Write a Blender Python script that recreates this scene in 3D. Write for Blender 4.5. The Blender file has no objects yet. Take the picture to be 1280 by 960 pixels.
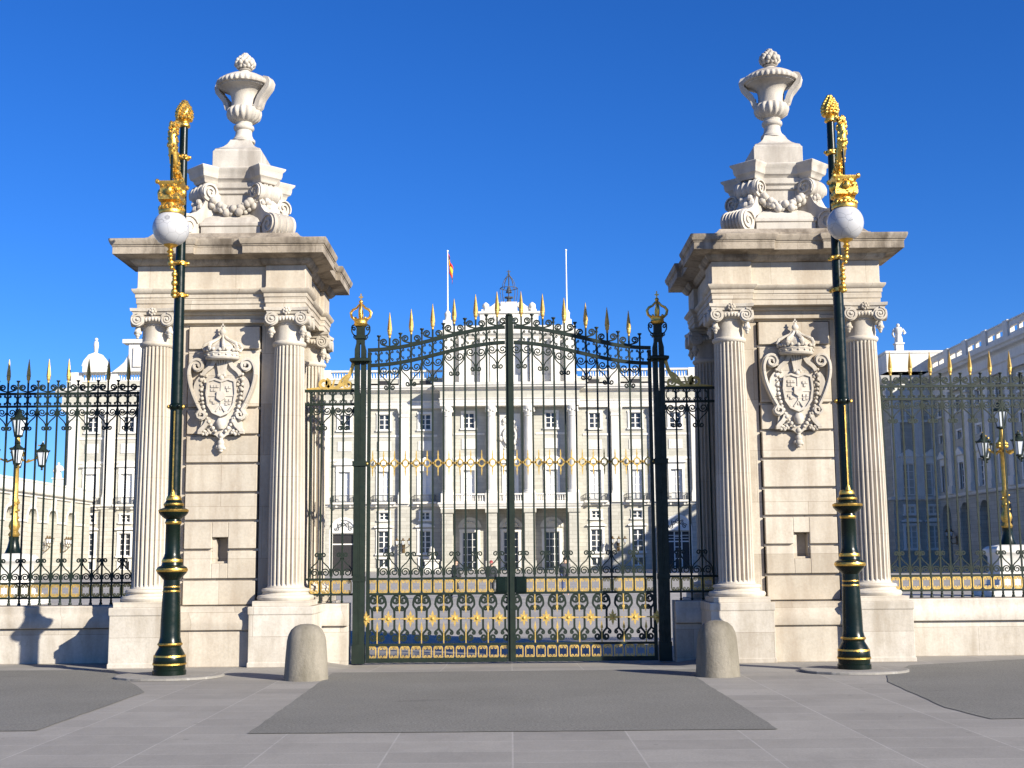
import bpy, math, random
from mathutils import Vector, Matrix
random.seed(7)
SC = bpy.context.scene
C = SC.collection
PI = math.pi
rad = math.radians

# ------------------------------------------------------------------ mesh builder
class MB:
    def __init__(s):
        s.v = []; s.f = []
    def add(s, vs, fs):
        n = len(s.v)
        s.v += [tuple(p) for p in vs]
        s.f += [tuple(i + n for i in f) for f in fs]
        return s
    def box(s, x0, x1, y0, y1, z0, z1):
        return s.add([(x0,y0,z0),(x1,y0,z0),(x1,y1,z0),(x0,y1,z0),(x0,y0,z1),(x1,y0,z1),(x1,y1,z1),(x0,y1,z1)],
                     [(0,3,2,1),(4,5,6,7),(0,1,5,4),(1,2,6,5),(2,3,7,6),(3,0,4,7)])
    def prism(s, poly, y0, y1):            # polygon in XZ (CCW seen from -Y), extruded along Y
        n = len(poly)
        vs = [(x, y0, z) for x, z in poly] + [(x, y1, z) for x, z in poly]
        fs = [tuple(range(n)), tuple(range(2*n-1, n-1, -1))]
        for i in range(n):
            j = (i+1) % n
            fs.append((j, i, i+n, j+n))
        return s.add(vs, fs)
    def loft(s, poly, prof, cap0=True, cap1=True, c=(0,0)):   # polygon in XY (CCW) offset outwards by o at height z
        n = len(poly); vs = []; fs = []
        for o, z in prof:
            vs += [(x+c[0], y+c[1], z) for x, y in offset(poly, o)]
        for k in range(len(prof)-1):
            for i in range(n):
                j = (i+1) % n
                fs.append((k*n+i, k*n+j, (k+1)*n+j, (k+1)*n+i))
        if cap0: fs.append(tuple(range(n-1, -1, -1)))
        if cap1: fs.append(tuple((len(prof)-1)*n + i for i in range(n)))
        return s.add(vs, fs)
    def lathe(s, prof, n=24, c=(0,0,0), flute=0, depth=0., ax='z', cap=True, frange=None):
        vs = []; fs = []
        m = len(prof)
        for k, (r, z) in enumerate(prof):
            for i in range(n):
                a = 2*PI*i/n
                rr = r
                if flute and (frange is None or frange[0] <= k <= frange[1]):
                    t = (a*flute/(2*PI)) % 1.0
                    rr = r - depth*max(0, math.sin(PI*min(1, max(0, (t-.14)/.72))))
                p = (rr*math.cos(a), rr*math.sin(a), z)
                if ax == 'y': p = (p[0], p[2], p[1])
                if ax == 'x': p = (p[2], p[0], p[1])
                vs.append((p[0]+c[0], p[1]+c[1], p[2]+c[2]))
        for k in range(m-1):
            for i in range(n):
                j = (i+1) % n
                q = (k*n+i, k*n+j, (k+1)*n+j, (k+1)*n+i)
                fs.append(q if ax != 'y' else q[::-1])
        if cap:
            a = tuple(range(n-1, -1, -1)); b = tuple((m-1)*n+i for i in range(n))
            fs += [a if ax != 'y' else a[::-1], b if ax != 'y' else b[::-1]]
        return s.add(vs, fs)
    def ribbon(s, pts, w, d, y=0., closed=False, c=(0,0), sx=1, taper=1.):   # flat bar bent in the XZ plane
        P = [Vector((c[0]+sx*p[0], c[1]+p[1])) for p in pts]
        n = len(P); vs = []; fs = []
        for i in range(n):
            if closed:
                t = P[(i+1) % n] - P[i-1]
            else:
                t = P[min(i+1, n-1)] - P[max(i-1, 0)]
            if t.length < 1e-9: t = Vector((1,0))
            t.normalize(); q = Vector((-t.y, t.x))
            ww = w*(1 + (taper-1)*i/max(1, n-1))
            a = P[i]+q*ww; b = P[i]-q*ww
            vs += [(a.x, y-d, a.y), (b.x, y-d, b.y), (b.x, y+d, b.y), (a.x, y+d, a.y)]
        for i in range(n if closed else n-1):
            j = (i+1) % n
            for k in range(4):
                l = (k+1) % 4
                fs.append((i*4+k, i*4+l, j*4+l, j*4+k))
        if not closed:
            fs += [(3,2,1,0), tuple((n-1)*4+k for k in range(4))]
        return s.add(vs, fs)
    def tube(s, pts, r, n=6, cap=True):
        P = [Vector(p) for p in pts]; m = len(P)
        R = r if isinstance(r, (list, tuple)) else [r]*m
        vs = []; fs = []
        t0 = (P[1]-P[0]).normalized()
        u = t0.orthogonal().normalized()
        for i in range(m):
            t = (P[min(i+1,m-1)]-P[max(i-1,0)]).normalized()
            u = (u - t*u.dot(t)); u.normalize(); w = t.cross(u)
            for k in range(n):
                a = 2*PI*k/n
                vs.append(P[i] + (u*math.cos(a) + w*math.sin(a))*R[i])
        for i in range(m-1):
            for k in range(n):
                l = (k+1) % n
                fs.append((i*n+k, i*n+l, (i+1)*n+l, (i+1)*n+k))
        if cap: fs += [tuple(range(n-1,-1,-1)), tuple((m-1)*n+k for k in range(n))]
        return s.add(vs, fs)
    def ball(s, c, r, n=8, m=5, sq=(1,1,1)):
        prof = []
        vs = [(c[0], c[1], c[2]-r*sq[2])]
        for k in range(1, m):
            b = -PI/2 + PI*k/m
            for i in range(n):
                a = 2*PI*i/n
                vs.append((c[0]+r*sq[0]*math.cos(b)*math.cos(a), c[1]+r*sq[1]*math.cos(b)*math.sin(a), c[2]+r*sq[2]*math.sin(b)))
        vs.append((c[0], c[1], c[2]+r*sq[2]))
        fs = []
        for i in range(n):
            fs.append((0, 1+(i+1) % n, 1+i))
        for k in range(m-2):
            for i in range(n):
                j = (i+1) % n
                fs.append((1+k*n+i, 1+k*n+j, 1+(k+1)*n+j, 1+(k+1)*n+i))
        e = len(vs)-1
        for i in range(n):
            fs.append((e, 1+(m-2)*n+i, 1+(m-2)*n+(i+1) % n))
        return s.add(vs, fs)
    def xf(s, M, start=0):
        for i in range(start, len(s.v)):
            s.v[i] = tuple(M @ Vector(s.v[i]))
        return s
    def data(s, name, mat, smooth=None):
        me = bpy.data.meshes.new(name)
        me.from_pydata(s.v, [], s.f)
        me.validate()
        me.materials.append(mat)
        if smooth:
            me.polygons.foreach_set('use_smooth', [True]*len(me.polygons))
            me.set_sharp_from_angle(angle=rad(smooth))
        me.update()
        return me
    def obj(s, name, mat, parent=None, smooth=None, bevel=0, loc=(0,0,0)):
        return place(name, s.data(name, mat, smooth), parent, loc, bevel)

def offset(poly, o):
    if abs(o) < 1e-9: return list(poly)
    n = len(poly); out = []
    for i in range(n):
        a = Vector(poly[i-1]); b = Vector(poly[i]); c = Vector(poly[(i+1) % n])
        e1 = (b-a).normalized(); e2 = (c-b).normalized()
        n1 = Vector((e1.y, -e1.x)); n2 = Vector((e2.y, -e2.x))
        k = 1 + n1.dot(n2)
        out.append(tuple(b + (n1+n2)*(o/k if abs(k) > 1e-6 else 0)))
    return out

def place(name, me, parent=None, loc=(0,0,0), bevel=0, rz=0):
    o = bpy.data.objects.new(name, me); C.objects.link(o)
    o.location = loc; o.rotation_euler[2] = rz
    if parent: o.parent = parent
    if bevel:
        b = o.modifiers.new('bevel', 'BEVEL'); b.width = bevel; b.segments = 2
        b.limit_method = 'ANGLE'; b.angle_limit = rad(40)
    return o

def tag(o, label=None, cat=None, group=None, kind=None):
    if label: o['label'] = label
    if cat: o['category'] = cat
    if group: o['group'] = group
    if kind: o['kind'] = kind
    return o

def thing(name, label, cat, loc=(0,0,0), group=None, rz=0):
    o = bpy.data.objects.new(name, None); C.objects.link(o)
    o.empty_display_size = .2
    o.location = loc; o.rotation_euler[2] = rz
    return tag(o, label, cat, group)

def copy_tree(o, parent=None):
    c = o.copy(); C.objects.link(c); c.parent = parent
    for ch in list(o.children): copy_tree(ch, c)
    return c

def spiral(cx, cz, r0, r1, a0, turns, n=18):     # from radius r0 at angle a0 to r1
    return [(cx + (r0+(r1-r0)*t)*math.cos(a0+turns*2*PI*t), cz + (r0+(r1-r0)*t)*math.sin(a0+turns*2*PI*t)) for t in [i/(n-1) for i in range(n)]]

def bez(p0, p1, p2, p3, n=10):
    out = []
    for i in range(n):
        t = i/(n-1); u = 1-t
        out.append(tuple(u**3*a+3*u*u*t*b+3*u*t*t*c+t**3*d for a, b, c, d in zip(p0, p1, p2, p3)))
    return out

# ------------------------------------------------------------------ materials
def mat(name, rough=.7, metal=0., spec=.5):
    m = bpy.data.materials.new(name); m.use_nodes = True
    nt = m.node_tree; b = nt.nodes['Principled BSDF']
    b.inputs['Roughness'].default_value = rough; b.inputs['Metallic'].default_value = metal
    b.inputs['Specular IOR Level'].default_value = spec
    return m, nt, b

def N(nt, t, **kw):
    n = nt.nodes.new(t)
    for k, v in kw.items():
        if k in n.inputs.keys(): n.inputs[k].default_value = v
        else: setattr(n, k, v)
    return n

def noise(nt, src, scale, detail=6, rough=.6, stretch=None):
    if stretch:
        mp = N(nt, 'ShaderNodeMapping'); mp.inputs['Scale'].default_value = stretch
        nt.links.new(src, mp.inputs['Vector']); src = mp.outputs['Vector']
    n = N(nt, 'ShaderNodeTexNoise'); n.inputs['Scale'].default_value = scale
    n.inputs['Detail'].default_value = detail; n.inputs['Roughness'].default_value = rough
    nt.links.new(src, n.inputs['Vector'])
    return n.outputs['Fac']

def ramp(nt, fac, stops):
    r = N(nt, 'ShaderNodeValToRGB')
    e = r.color_ramp.elements
    e[0].position, e[0].color = stops[0][0], (*stops[0][1], 1)
    e[1].position, e[1].color = stops[-1][0], (*stops[-1][1], 1)
    for p, c in stops[1:-1]:
        k = e.new(p); k.color = (*c, 1)
    nt.links.new(fac, r.inputs['Fac'])
    return r.outputs['Color']

def mix(nt, a, b, fac, mode='MIX'):
    m = N(nt, 'ShaderNodeMix', data_type='RGBA', blend_type=mode)
    for i, v in ((0, fac), (6, a), (7, b)):
        if hasattr(v, 'links'): nt.links.new(v, m.inputs[i])
        else: m.inputs[i].default_value = v if i == 0 else (*v, 1)
    return m.outputs[2]

def bump(nt, b, h, strength=.3, dist=.02):
    bp = N(nt, 'ShaderNodeBump'); bp.inputs['Strength'].default_value = strength; bp.inputs['Distance'].default_value = dist
    nt.links.new(h, bp.inputs['Height']); nt.links.new(bp.outputs['Normal'], b.inputs['Normal'])

def coords(nt): return N(nt, 'ShaderNodeNewGeometry').outputs['Position']

def stone(name, c, dark, stain=.5, scale=1.5, rough=.85, bmp=.25, bdist=.01, streak=True, joints=None, blocks=None, th=(.45,.66)):
    m, nt, b = mat(name, rough, spec=.25)
    P = coords(nt)
    lo = tuple(x*.86 for x in c); hi = tuple(min(.95, x*1.06) for x in c)
    col = ramp(nt, noise(nt, P, scale, 8, .65), [(.3, lo), (.7, hi)])
    fine = noise(nt, P, scale*18, 5, .7)
    col = mix(nt, col, ramp(nt, fine, [(.3, (.78,.78,.78)), (.6, (1,1,1))]), .6, 'MULTIPLY')
    if streak:
        s = ramp(nt, noise(nt, P, 1.1, 7, .62, (2.2, 2.2, .5)), [(th[0], (0,0,0)), (th[1], (1,1,1))])
        k = N(nt, 'ShaderNodeMath', operation='MULTIPLY'); nt.links.new(s, k.inputs[0]); k.inputs[1].default_value = stain
        col = mix(nt, col, dark, k.outputs[0])
    if blocks:
        sp = N(nt, 'ShaderNodeSeparateXYZ'); nt.links.new(P, sp.inputs[0])
        ad = N(nt, 'ShaderNodeMath', operation='ADD'); nt.links.new(sp.outputs['X'], ad.inputs[0]); nt.links.new(sp.outputs['Y'], ad.inputs[1])
        cb = N(nt, 'ShaderNodeCombineXYZ'); nt.links.new(ad.outputs[0], cb.inputs[0]); nt.links.new(sp.outputs['Z'], cb.inputs[1])
        br = N(nt, 'ShaderNodeTexBrick'); br.inputs['Scale'].default_value = 1; br.inputs['Brick Width'].default_value = blocks[0]; br.inputs['Row Height'].default_value = blocks[1]
        br.inputs['Mortar Size'].default_value = .0035; br.inputs['Color1'].default_value = (.80,.77,.73,1); br.inputs['Color2'].default_value = (1.1,1.1,1.1,1); br.inputs['Mortar'].default_value = (.5,.45,.4,1)
        nt.links.new(cb.outputs[0], br.inputs['Vector'])
        col = mix(nt, col, br.outputs['Color'], .8, 'MULTIPLY')
        s3 = ramp(nt, noise(nt, P, 1, 7, .7, (7, 7, .35)), [(.5, (0,0,0)), (.72, (1,1,1))])
        k = N(nt, 'ShaderNodeMath', operation='MULTIPLY'); nt.links.new(s3, k.inputs[0]); k.inputs[1].default_value = stain*.6
        col = mix(nt, col, dark, k.outputs[0])
        g = ramp(nt, noise(nt, P, 9, 6, .75), [(.5, (0,0,0)), (.68, (1,1,1))])
        k = N(nt, 'ShaderNodeMath', operation='MULTIPLY'); nt.links.new(g, k.inputs[0]); k.inputs[1].default_value = stain*.45
        col = mix(nt, col, dark, k.outputs[0])
    if joints:
        sep = N(nt, 'ShaderNodeSeparateXYZ'); nt.links.new(P, sep.inputs[0])
        md = N(nt, 'ShaderNodeMath', operation='PINGPONG'); nt.links.new(sep.outputs['Z'], md.inputs[0]); md.inputs[1].default_value = joints/2
        lt = N(nt, 'ShaderNodeMath', operation='LESS_THAN'); nt.links.new(md.outputs[0], lt.inputs[0]); lt.inputs[1].default_value = .0045
        k = N(nt, 'ShaderNodeMath', operation='MULTIPLY'); nt.links.new(lt.outputs[0], k.inputs[0]); k.inputs[1].default_value = .45
        col = mix(nt, col, dark, k.outputs[0])
    nt.links.new(col, b.inputs['Base Color'])
    bump(nt, b, fine, bmp, bdist)
    return m

def brickstone(name, c, mortar, bw, bh, ms, axis='xz', offs=.5, rough=.85, stain=.25, dark=None):
    m, nt, b = mat(name, rough, spec=.25)
    P = coords(nt)
    sep = N(nt, 'ShaderNodeSeparateXYZ'); nt.links.new(P, sep.inputs[0])
    cmb = N(nt, 'ShaderNodeCombineXYZ')
    if axis == 'xy':
        nt.links.new(sep.outputs['X'], cmb.inputs[0]); nt.links.new(sep.outputs['Y'], cmb.inputs[1])
    else:
        ad = N(nt, 'ShaderNodeMath', operation='ADD'); nt.links.new(sep.outputs['X'], ad.inputs[0]); nt.links.new(sep.outputs['Y'], ad.inputs[1])
        nt.links.new(ad.outputs[0], cmb.inputs[0]); nt.links.new(sep.outputs['Z'], cmb.inputs[1])
    br = N(nt, 'ShaderNodeTexBrick'); br.offset = offs
    br.inputs['Color1'].default_value = (*[x*.90 for x in c], 1); br.inputs['Color2'].default_value = (*[x*1.08 for x in c], 1)
    br.inputs['Mortar'].default_value = (*mortar, 1); br.inputs['Scale'].default_value = 1
    br.inputs['Mortar Size'].default_value = ms; br.inputs['Brick Width'].default_value = bw; br.inputs['Row Height'].default_value = bh
    br.inputs['Mortar Smooth'].default_value = .1
    nt.links.new(cmb.outputs[0], br.inputs['Vector'])
    col = br.outputs['Color']
    f = noise(nt, P, .9, 8, .7)
    col = mix(nt, col, ramp(nt, f, [(.25, (.72,.72,.72)), (.75, (1.08,1.08,1.08))]), .8, 'MULTIPLY')
    fine = noise(nt, P, 45, 4, .7)
    col = mix(nt, col, ramp(nt, fine, [(.3, (.7,.7,.7)), (.7, (1.1,1.1,1.1))]), .55, 'MULTIPLY')
    s = ramp(nt, noise(nt, P, .45, 9, .7), [(.55, (0,0,0)), (.75, (1,1,1))])
    k = N(nt, 'ShaderNodeMath', operation='MULTIPLY'); nt.links.new(s, k.inputs[0]); k.inputs[1].default_value = stain
    col = mix(nt, col, dark or tuple(x*.55 for x in c), k.outputs[0])
    if axis == 'xy':
        v = N(nt, 'ShaderNodeTexVoronoi'); v.inputs['Scale'].default_value = 1.7; nt.links.new(P, v.inputs['Vector'])
        lt = N(nt, 'ShaderNodeMath', operation='LESS_THAN'); nt.links.new(v.outputs['Distance'], lt.inputs[0]); lt.inputs[1].default_value = .05
        k2 = N(nt, 'ShaderNodeMath', operation='MULTIPLY'); nt.links.new(lt.outputs[0], k2.inputs[0]); k2.inputs[1].default_value = .45
        col = mix(nt, col, tuple(x*.4 for x in c), k2.outputs[0])
        s2 = ramp(nt, noise(nt, P, 2.6, 8, .75, (1,.35,1)), [(.52, (0,0,0)), (.7, (1,1,1))])
        k3 = N(nt, 'ShaderNodeMath', operation='MULTIPLY'); nt.links.new(s2, k3.inputs[0]); k3.inputs[1].default_value = .35
        col = mix(nt, col, tuple(x*.62 for x in c), k3.outputs[0])
    nt.links.new(col, b.inputs['Base Color'])
    bump(nt, b, fine, .3, .01)
    return m

def plain(name, c, rough=.5, metal=0, var=.25, scale=6, spec=.5, bmp=0):
    m, nt, b = mat(name, rough, metal, spec)
    P = coords(nt)
    f = noise(nt, P, scale, 6, .65)
    col = ramp(nt, f, [(.25, tuple(x*(1-var) for x in c)), (.75, tuple(min(1, x*(1+var)) for x in c))])
    nt.links.new(col, b.inputs['Base Color'])
    rr = N(nt, 'ShaderNodeMapRange'); nt.links.new(noise(nt, P, scale*2.5, 5, .7), rr.inputs['Value'])
    rr.inputs['From Min'].default_value = .3; rr.inputs['From Max'].default_value = .7
    rr.inputs['To Min'].default_value = rough*.8; rr.inputs['To Max'].default_value = min(1, rough*1.5)
    nt.links.new(rr.outputs['Result'], b.inputs['Roughness'])
    if bmp: bump(nt, b, noise(nt, P, scale*6, 4, .6), bmp, .01)
    return m

M = {}
M['pier'] = stone('pier_limestone', (.515,.465,.385), (.28,.22,.16), .5, 1.3, blocks=(1.45,.83))
M['pierwhite'] = stone('pier_pale_limestone', (.55,.51,.445), (.27,.225,.165), .55, 1.6, blocks=(2.3,.46))
M['column'] = stone('column_limestone', (.55,.50,.42), (.33,.265,.19), .38, 1.2, joints=.98)
M['cornice'] = stone('weathered_limestone', (.42,.365,.295), (.10,.08,.06), .85, 1.9, bmp=.5, blocks=(1.3,.9))
M['urn'] = stone('carved_limestone', (.52,.48,.42), (.20,.17,.14), .6, 3.0, bmp=.4)
M['granite'] = stone('bollard_granite', (.25,.225,.18), (.10,.088,.062), .75, 1.4, bmp=.9, th=(.42,.62))
M['white'] = stone('palace_limestone', (.70,.675,.615), (.42,.39,.33), .28, .5, bmp=.1)
M['wall'] = brickstone('palace_granite', (.49,.475,.41), (.42,.40,.34), 3.2, .55, .035)
M['rust'] = brickstone('rusticated_granite', (.49,.47,.405), (.38,.36,.30), 2.4, .62, .045)
M['slab'] = brickstone('paving_slabs', (.285,.268,.242), (.355,.338,.31), 1.06, .62, .008, 'xy', .0, stain=.3)
M['plaza'] = brickstone('plaza_ground', (.38,.355,.315), (.34,.315,.28), 2.5, 2.5, .02, 'xy', .5, stain=.35)
M['glass'] = plain('window_glass', (.03,.034,.042), .15, 0, .3, 1)
M['blind'] = plain('white_window_blind', (.62,.63,.64), .5, 0, .08, 1)
M['frame'] = plain('white_window_paint', (.72,.70,.65), .6, 0, .08, 1)
M['rail'] = plain('dark_balcony_iron', (.06,.065,.07), .6, 0, .2, 3)
M['iron'] = plain('dark_green_iron', (.010,.018,.012), .5, 0, .35, 5, spec=.3)
M['green'] = plain('dark_green_enamel', (.003,.008,.005), .26, 0, .3, 4, spec=.28, bmp=.06)
M['gold'] = plain('gilded_metal', (.74,.47,.11), .36, 1, .35, 14, bmp=.35)
M['goldpaint'] = plain('gold_paint', (.56,.375,.10), .42, .45, .35, 14, bmp=.15)
M['pole'] = plain('white_pole_paint', (.8,.8,.8), .4)
M['red'] = plain('red_flag_cloth', (.55,.03,.03), .8)
M['yellow'] = plain('yellow_flag_cloth', (.75,.5,.03), .8)
M['skin'] = plain('skin', (.48,.29,.2), .6)
M['hair'] = plain('dark_hair', (.03,.02,.015), .6)
M['darkcloth'] = plain('dark_coat_cloth', (.018,.02,.025), .9)
M['bluecloth'] = plain('blue_denim_cloth', (.05,.07,.15), .9)
M['redcloth'] = plain('reddish_wool_cloth', (.30,.05,.06), .9)
M['greycloth'] = plain('grey_coat_cloth', (.10,.095,.10), .9)
M['lantern'] = plain('lantern_glass', (.55,.58,.6), .15, 0, .1, 3)
M['bronze'] = plain('weathered_bronze', (.16,.105,.045), .5, .4, .3, 8)
M['oldgold'] = plain('dull_gilded_bronze', (.46,.30,.075), .42, .85, .45, 8, bmp=.3)
M['dark'] = plain('dark_doorway_wood', (.02,.018,.018), .5)

def asphalt():
    m, nt, b = mat('asphalt', .92, spec=.2)
    P = coords(nt)
    f = noise(nt, P, .55, 9, .7)
    col = ramp(nt, f, [(.3, (.150,.145,.130)), (.7, (.188,.182,.164))])
    g = noise(nt, P, 38, 4, .85)
    col = mix(nt, col, ramp(nt, g, [(.36, (.5,.5,.5)), (.64, (1.35,1.35,1.35))]), .8, 'MULTIPLY')
    s = ramp(nt, noise(nt, P, 1.3, 6, .6, (.5, 1.6, 1)), [(.63, (0,0,0)), (.74, (1,1,1))])
    k = N(nt, 'ShaderNodeMath', operation='MULTIPLY'); nt.links.new(s, k.inputs[0]); k.inputs[1].default_value = .6
    col = mix(nt, col, (.09,.085,.08), k.outputs[0])
    nt.links.new(col, b.inputs['Base Color']); bump(nt, b, g, .5, .01)
    return m
M['asphalt'] = asphalt()

def globe_mat():
    m, nt, b = mat('cracked_white_glass', .22, spec=.5)
    P = coords(nt)
    v = N(nt, 'ShaderNodeTexVoronoi', feature='DISTANCE_TO_EDGE'); v.inputs['Scale'].default_value = 6.5
    nt.links.new(P, v.inputs['Vector'])
    col = ramp(nt, v.outputs['Distance'], [(.0, (.22,.22,.23)), (.020, (.43,.43,.44))])
    nt.links.new(col, b.inputs['Base Color'])
    b.inputs['Subsurface Weight'].default_value = .0
    return m
M['globe'] = globe_mat()

# ------------------------------------------------------------------ camera, light, sky
cam = bpy.data.cameras.new('camera'); co = bpy.data.objects.new('camera', cam); C.objects.link(co)
cam.sensor_width = 36; cam.lens = 45; cam.clip_end = 5000; cam.clip_start = .1
pitch = math.atan(220/1600)
co.matrix_world = Matrix.Translation((0, 0, 1.6)) @ Matrix.Rotation(-3/1600, 4, 'Z') @ Matrix.Rotation(PI/2+pitch, 4, 'X') @ Matrix.Rotation(rad(-.5), 4, 'Z')
SC.camera = co

SUN_EL = rad(24.3); KX = 1.12                       # shadows run to the left and away: dX/dY = -KX
hx, hy = KX/math.hypot(KX, 1), -1/math.hypot(KX, 1)  # horizontal direction towards the sun
to_sun = Vector((hx*math.cos(SUN_EL), hy*math.cos(SUN_EL), math.sin(SUN_EL)))
sl = bpy.data.lights.new('sun', 'SUN'); so = bpy.data.objects.new('sun', sl); C.objects.link(so)
sl.energy = 5.0; sl.angle = rad(.5); sl.color = (1, .93, .80)
so.rotation_euler = to_sun.to_track_quat('Z', 'Y').to_euler(); so.location = (20, -20, 30)
w = bpy.data.worlds.new('World'); SC.world = w; w.use_nodes = True
bg = w.node_tree.nodes['Background']
sky = w.node_tree.nodes.new('ShaderNodeTexSky'); sky.sky_type = 'NISHITA'; sky.sun_disc = False
sky.sun_elevation = SUN_EL; sky.sun_rotation = math.atan2(hx, hy)
sky.altitude = 650; sky.air_density = 1.0; sky.dust_density = .0; sky.ozone_density = 10.0
hs = w.node_tree.nodes.new('ShaderNodeHueSaturation'); hs.inputs['Saturation'].default_value = 1.1; hs.inputs['Hue'].default_value = .510
w.node_tree.links.new(sky.outputs['Color'], hs.inputs['Color'])
w.node_tree.links.new(hs.outputs['Color'], bg.inputs['Color']); bg.inputs['Strength'].default_value = .085
SC.view_settings.view_transform = 'Standard'; SC.view_settings.look = 'None'
SC.view_settings.exposure = 0.95; SC.view_settings.gamma = 1
SC.render.engine = 'CYCLES'

# ------------------------------------------------------------------ ground
def sheet(name, poly, z, m):
    b = MB(); b.add([(x, y, z) for x, y in poly], [tuple(range(len(poly)))])
    return tag(b.obj(name, m), kind='structure')
sheet('ground', [(-1500,-300),(1500,-300),(1500,2500),(-1500,2500)], -.09, M['plaza'])
pv = MB()
DX = [-40,-3.06,-2.6,2.6,3.06,40]; DY = [-20,10,19.0,20.0,20.6,21.2,21.9]
dip = lambda x, y: -.004 - (0 if abs(x) > 3.0 else .075*min(1, max(0, (y-19.0)/2.0)))
pv.add([(x, y, dip(x, y)) for y in DY for x in DX], [(r*6+i, r*6+i+1, r*6+i+7, r*6+i+6) for r in range(6) for i in range(5)])
tag(pv.obj('pavement', M['slab']), kind='structure')
random.seed(3)
def ragged(pts, amp=.010, step=.25):
    out = []
    for i in range(len(pts)):
        a = Vector(pts[i]); b = Vector(pts[(i+1) % len(pts)])
        n = max(1, min(60, int((b-a).length/step)))
        for k in range(n):
            p = a.lerp(b, k/n)
            if k: p += Vector((random.uniform(-amp, amp), random.uniform(-amp, amp)))
            out.append(tuple(p))
    return out
sheet('road', ragged([(-2.5,12.4),(2.5,12.38),(2.5,17.9),(2.72,19.05),(-2.6,19.0)]), .002, M['asphalt'])
sheet('road', ragged([(-4.62,12.75),(-4.6,16.4),(-6.05,19.85),(-12,19.95),(-30,20),(-30,12.75)]), .002, M['asphalt'])
sheet('road', ragged([(4.74,13.0),(6,13.05),(30,13.1),(30,20.4),(8,20.35),(5.9,19.4),(5.1,17.8),(4.85,16.9),(4.62,14.0)]), .002, M['asphalt'])

# ------------------------------------------------------------------ gate pier
PX, PY = 4.65, 21.67
def plan(h, r, e):
    return [(-e,-e),(-r,-e),(-r,-h),(r,-h),(r,-e),(e,-e),(e,-r),(h,-r),(h,r),(e,r),(e,e),(r,e),(r,h),(-r,h),(-r,e),(-e,e),(-e,r),(-h,r),(-h,-r),(-e,-r)]
SQ = lambda h, k=None: [(-h,-(k or h)),(h,-(k or h)),(h,(k or h)),(-h,(k or h))]

def column_data():
    b = MB()
    b.loft(SQ(.44), [(0,.921),(0,1.0)])
    b.lathe([(.43,1.0),(.445,1.02),(.45,1.05),(.43,1.08),(.38,1.09),(.36,1.11),(.36,1.13),(.375,1.14),(.38,1.16),(.365,1.185),(.33,1.19),(.31,1.20)], 40)
    ch = []
    zs = [1.20, 1.23, 1.26] + [1.3 + i*.42 for i in range(9)] + [5.02, 5.06]
    for z in zs:
        t = max(0, (z-2.2)/2.9)
        ch.append((.285 - .045*t**1.4, z))
    ch[0] = (.30, 1.20)
    b.lathe(ch, 168, flute=24, depth=.048, frange=(2, len(ch)-2))
    b.lathe([(.25,5.06),(.268,5.08),(.275,5.10),(.268,5.125),(.25,5.135)], 40)
    return b.data('column', M['column'], 35)

def capital_data():
    b = MB()
    b.lathe([(.238,5.13),(.232,5.36),(.24,5.39),(.255,5.40),(.255,5.42)], 32)
    b.lathe([(.26,5.42),(.30,5.45),(.33,5.50),(.32,5.53)], 32)
    ab = [(-.34,-.34),(-.2,-.315),(0,-.305),(.2,-.315),(.34,-.34),(.315,-.2),(.305,0),(.315,.2),(.34,.34),(.2,.315),(0,.305),(-.2,.315),(-.34,.34),(-.315,.2),(-.305,0),(-.315,-.2)]
    b.loft(ab, [(-.02,5.56),(-.01,5.60),(.01,5.61),(.015,5.645),(.015,5.659)])
    b.box(-.2,.2,-.26,.26,5.5,5.575)
    for sx in (-1,1):
        # bolster roll and its two spiral faces
        pr = [(.02,-.335),(.112,-.33),(.112,-.27),(.085,-.2),(.075,0),(.085,.2),(.112,.27),(.112,.33),(.02,.335)]
        b.lathe(pr, 26, c=(sx*.235,0,5.475), ax='y')
        for yy in (-.338, .338):
            b.ribbon(spiral(sx*.235, 5.475, .104, .018, PI/2, -2.2*sx, 44), .0115, .014, yy)
            b.ball((sx*.235, yy, 5.475), .026)
        for yy in (-.235,.235):         # tassel of husks hanging under each volute
            for k, (dz, r) in enumerate(((5.335,.045),(5.29,.055),(5.24,.04),(5.20,.026))):
                b.ball((sx*.255, yy, dz), r, 8, 6, (1,1,1.1))
            b.ball((sx*.29, yy, 5.27), .03); b.ball((sx*.215, yy, 5.27), .03)
        # side faces carry spirals as well
        b.lathe([(.02,-.05),(.10,-.04),(.10,.04),(.02,.05)], 24, c=(sx*.325,-.19,5.475), ax='x')
        b.lathe([(.02,-.05),(.10,-.04),(.10,.04),(.02,.05)], 24, c=(sx*.325,.19,5.475), ax='x')
    for yy in (-.325,.325):              # flower on the abacus and egg row
        for k in range(7):
            a = 2*PI*k/7
            b.ball((.045*math.cos(a), yy, 5.60+.045*math.sin(a)), .026)
        b.ball((0, yy*1.04, 5.60), .03)
        for k in range(-2,3):
            b.ball((k*.052, yy*.97, 5.485-abs(k)*.006), .028, 8, 6, (1,1,1.35))
    b.xf(Matrix.Identity(4))
    return b.data('capital', M['pierwhite'], 40)

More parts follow.
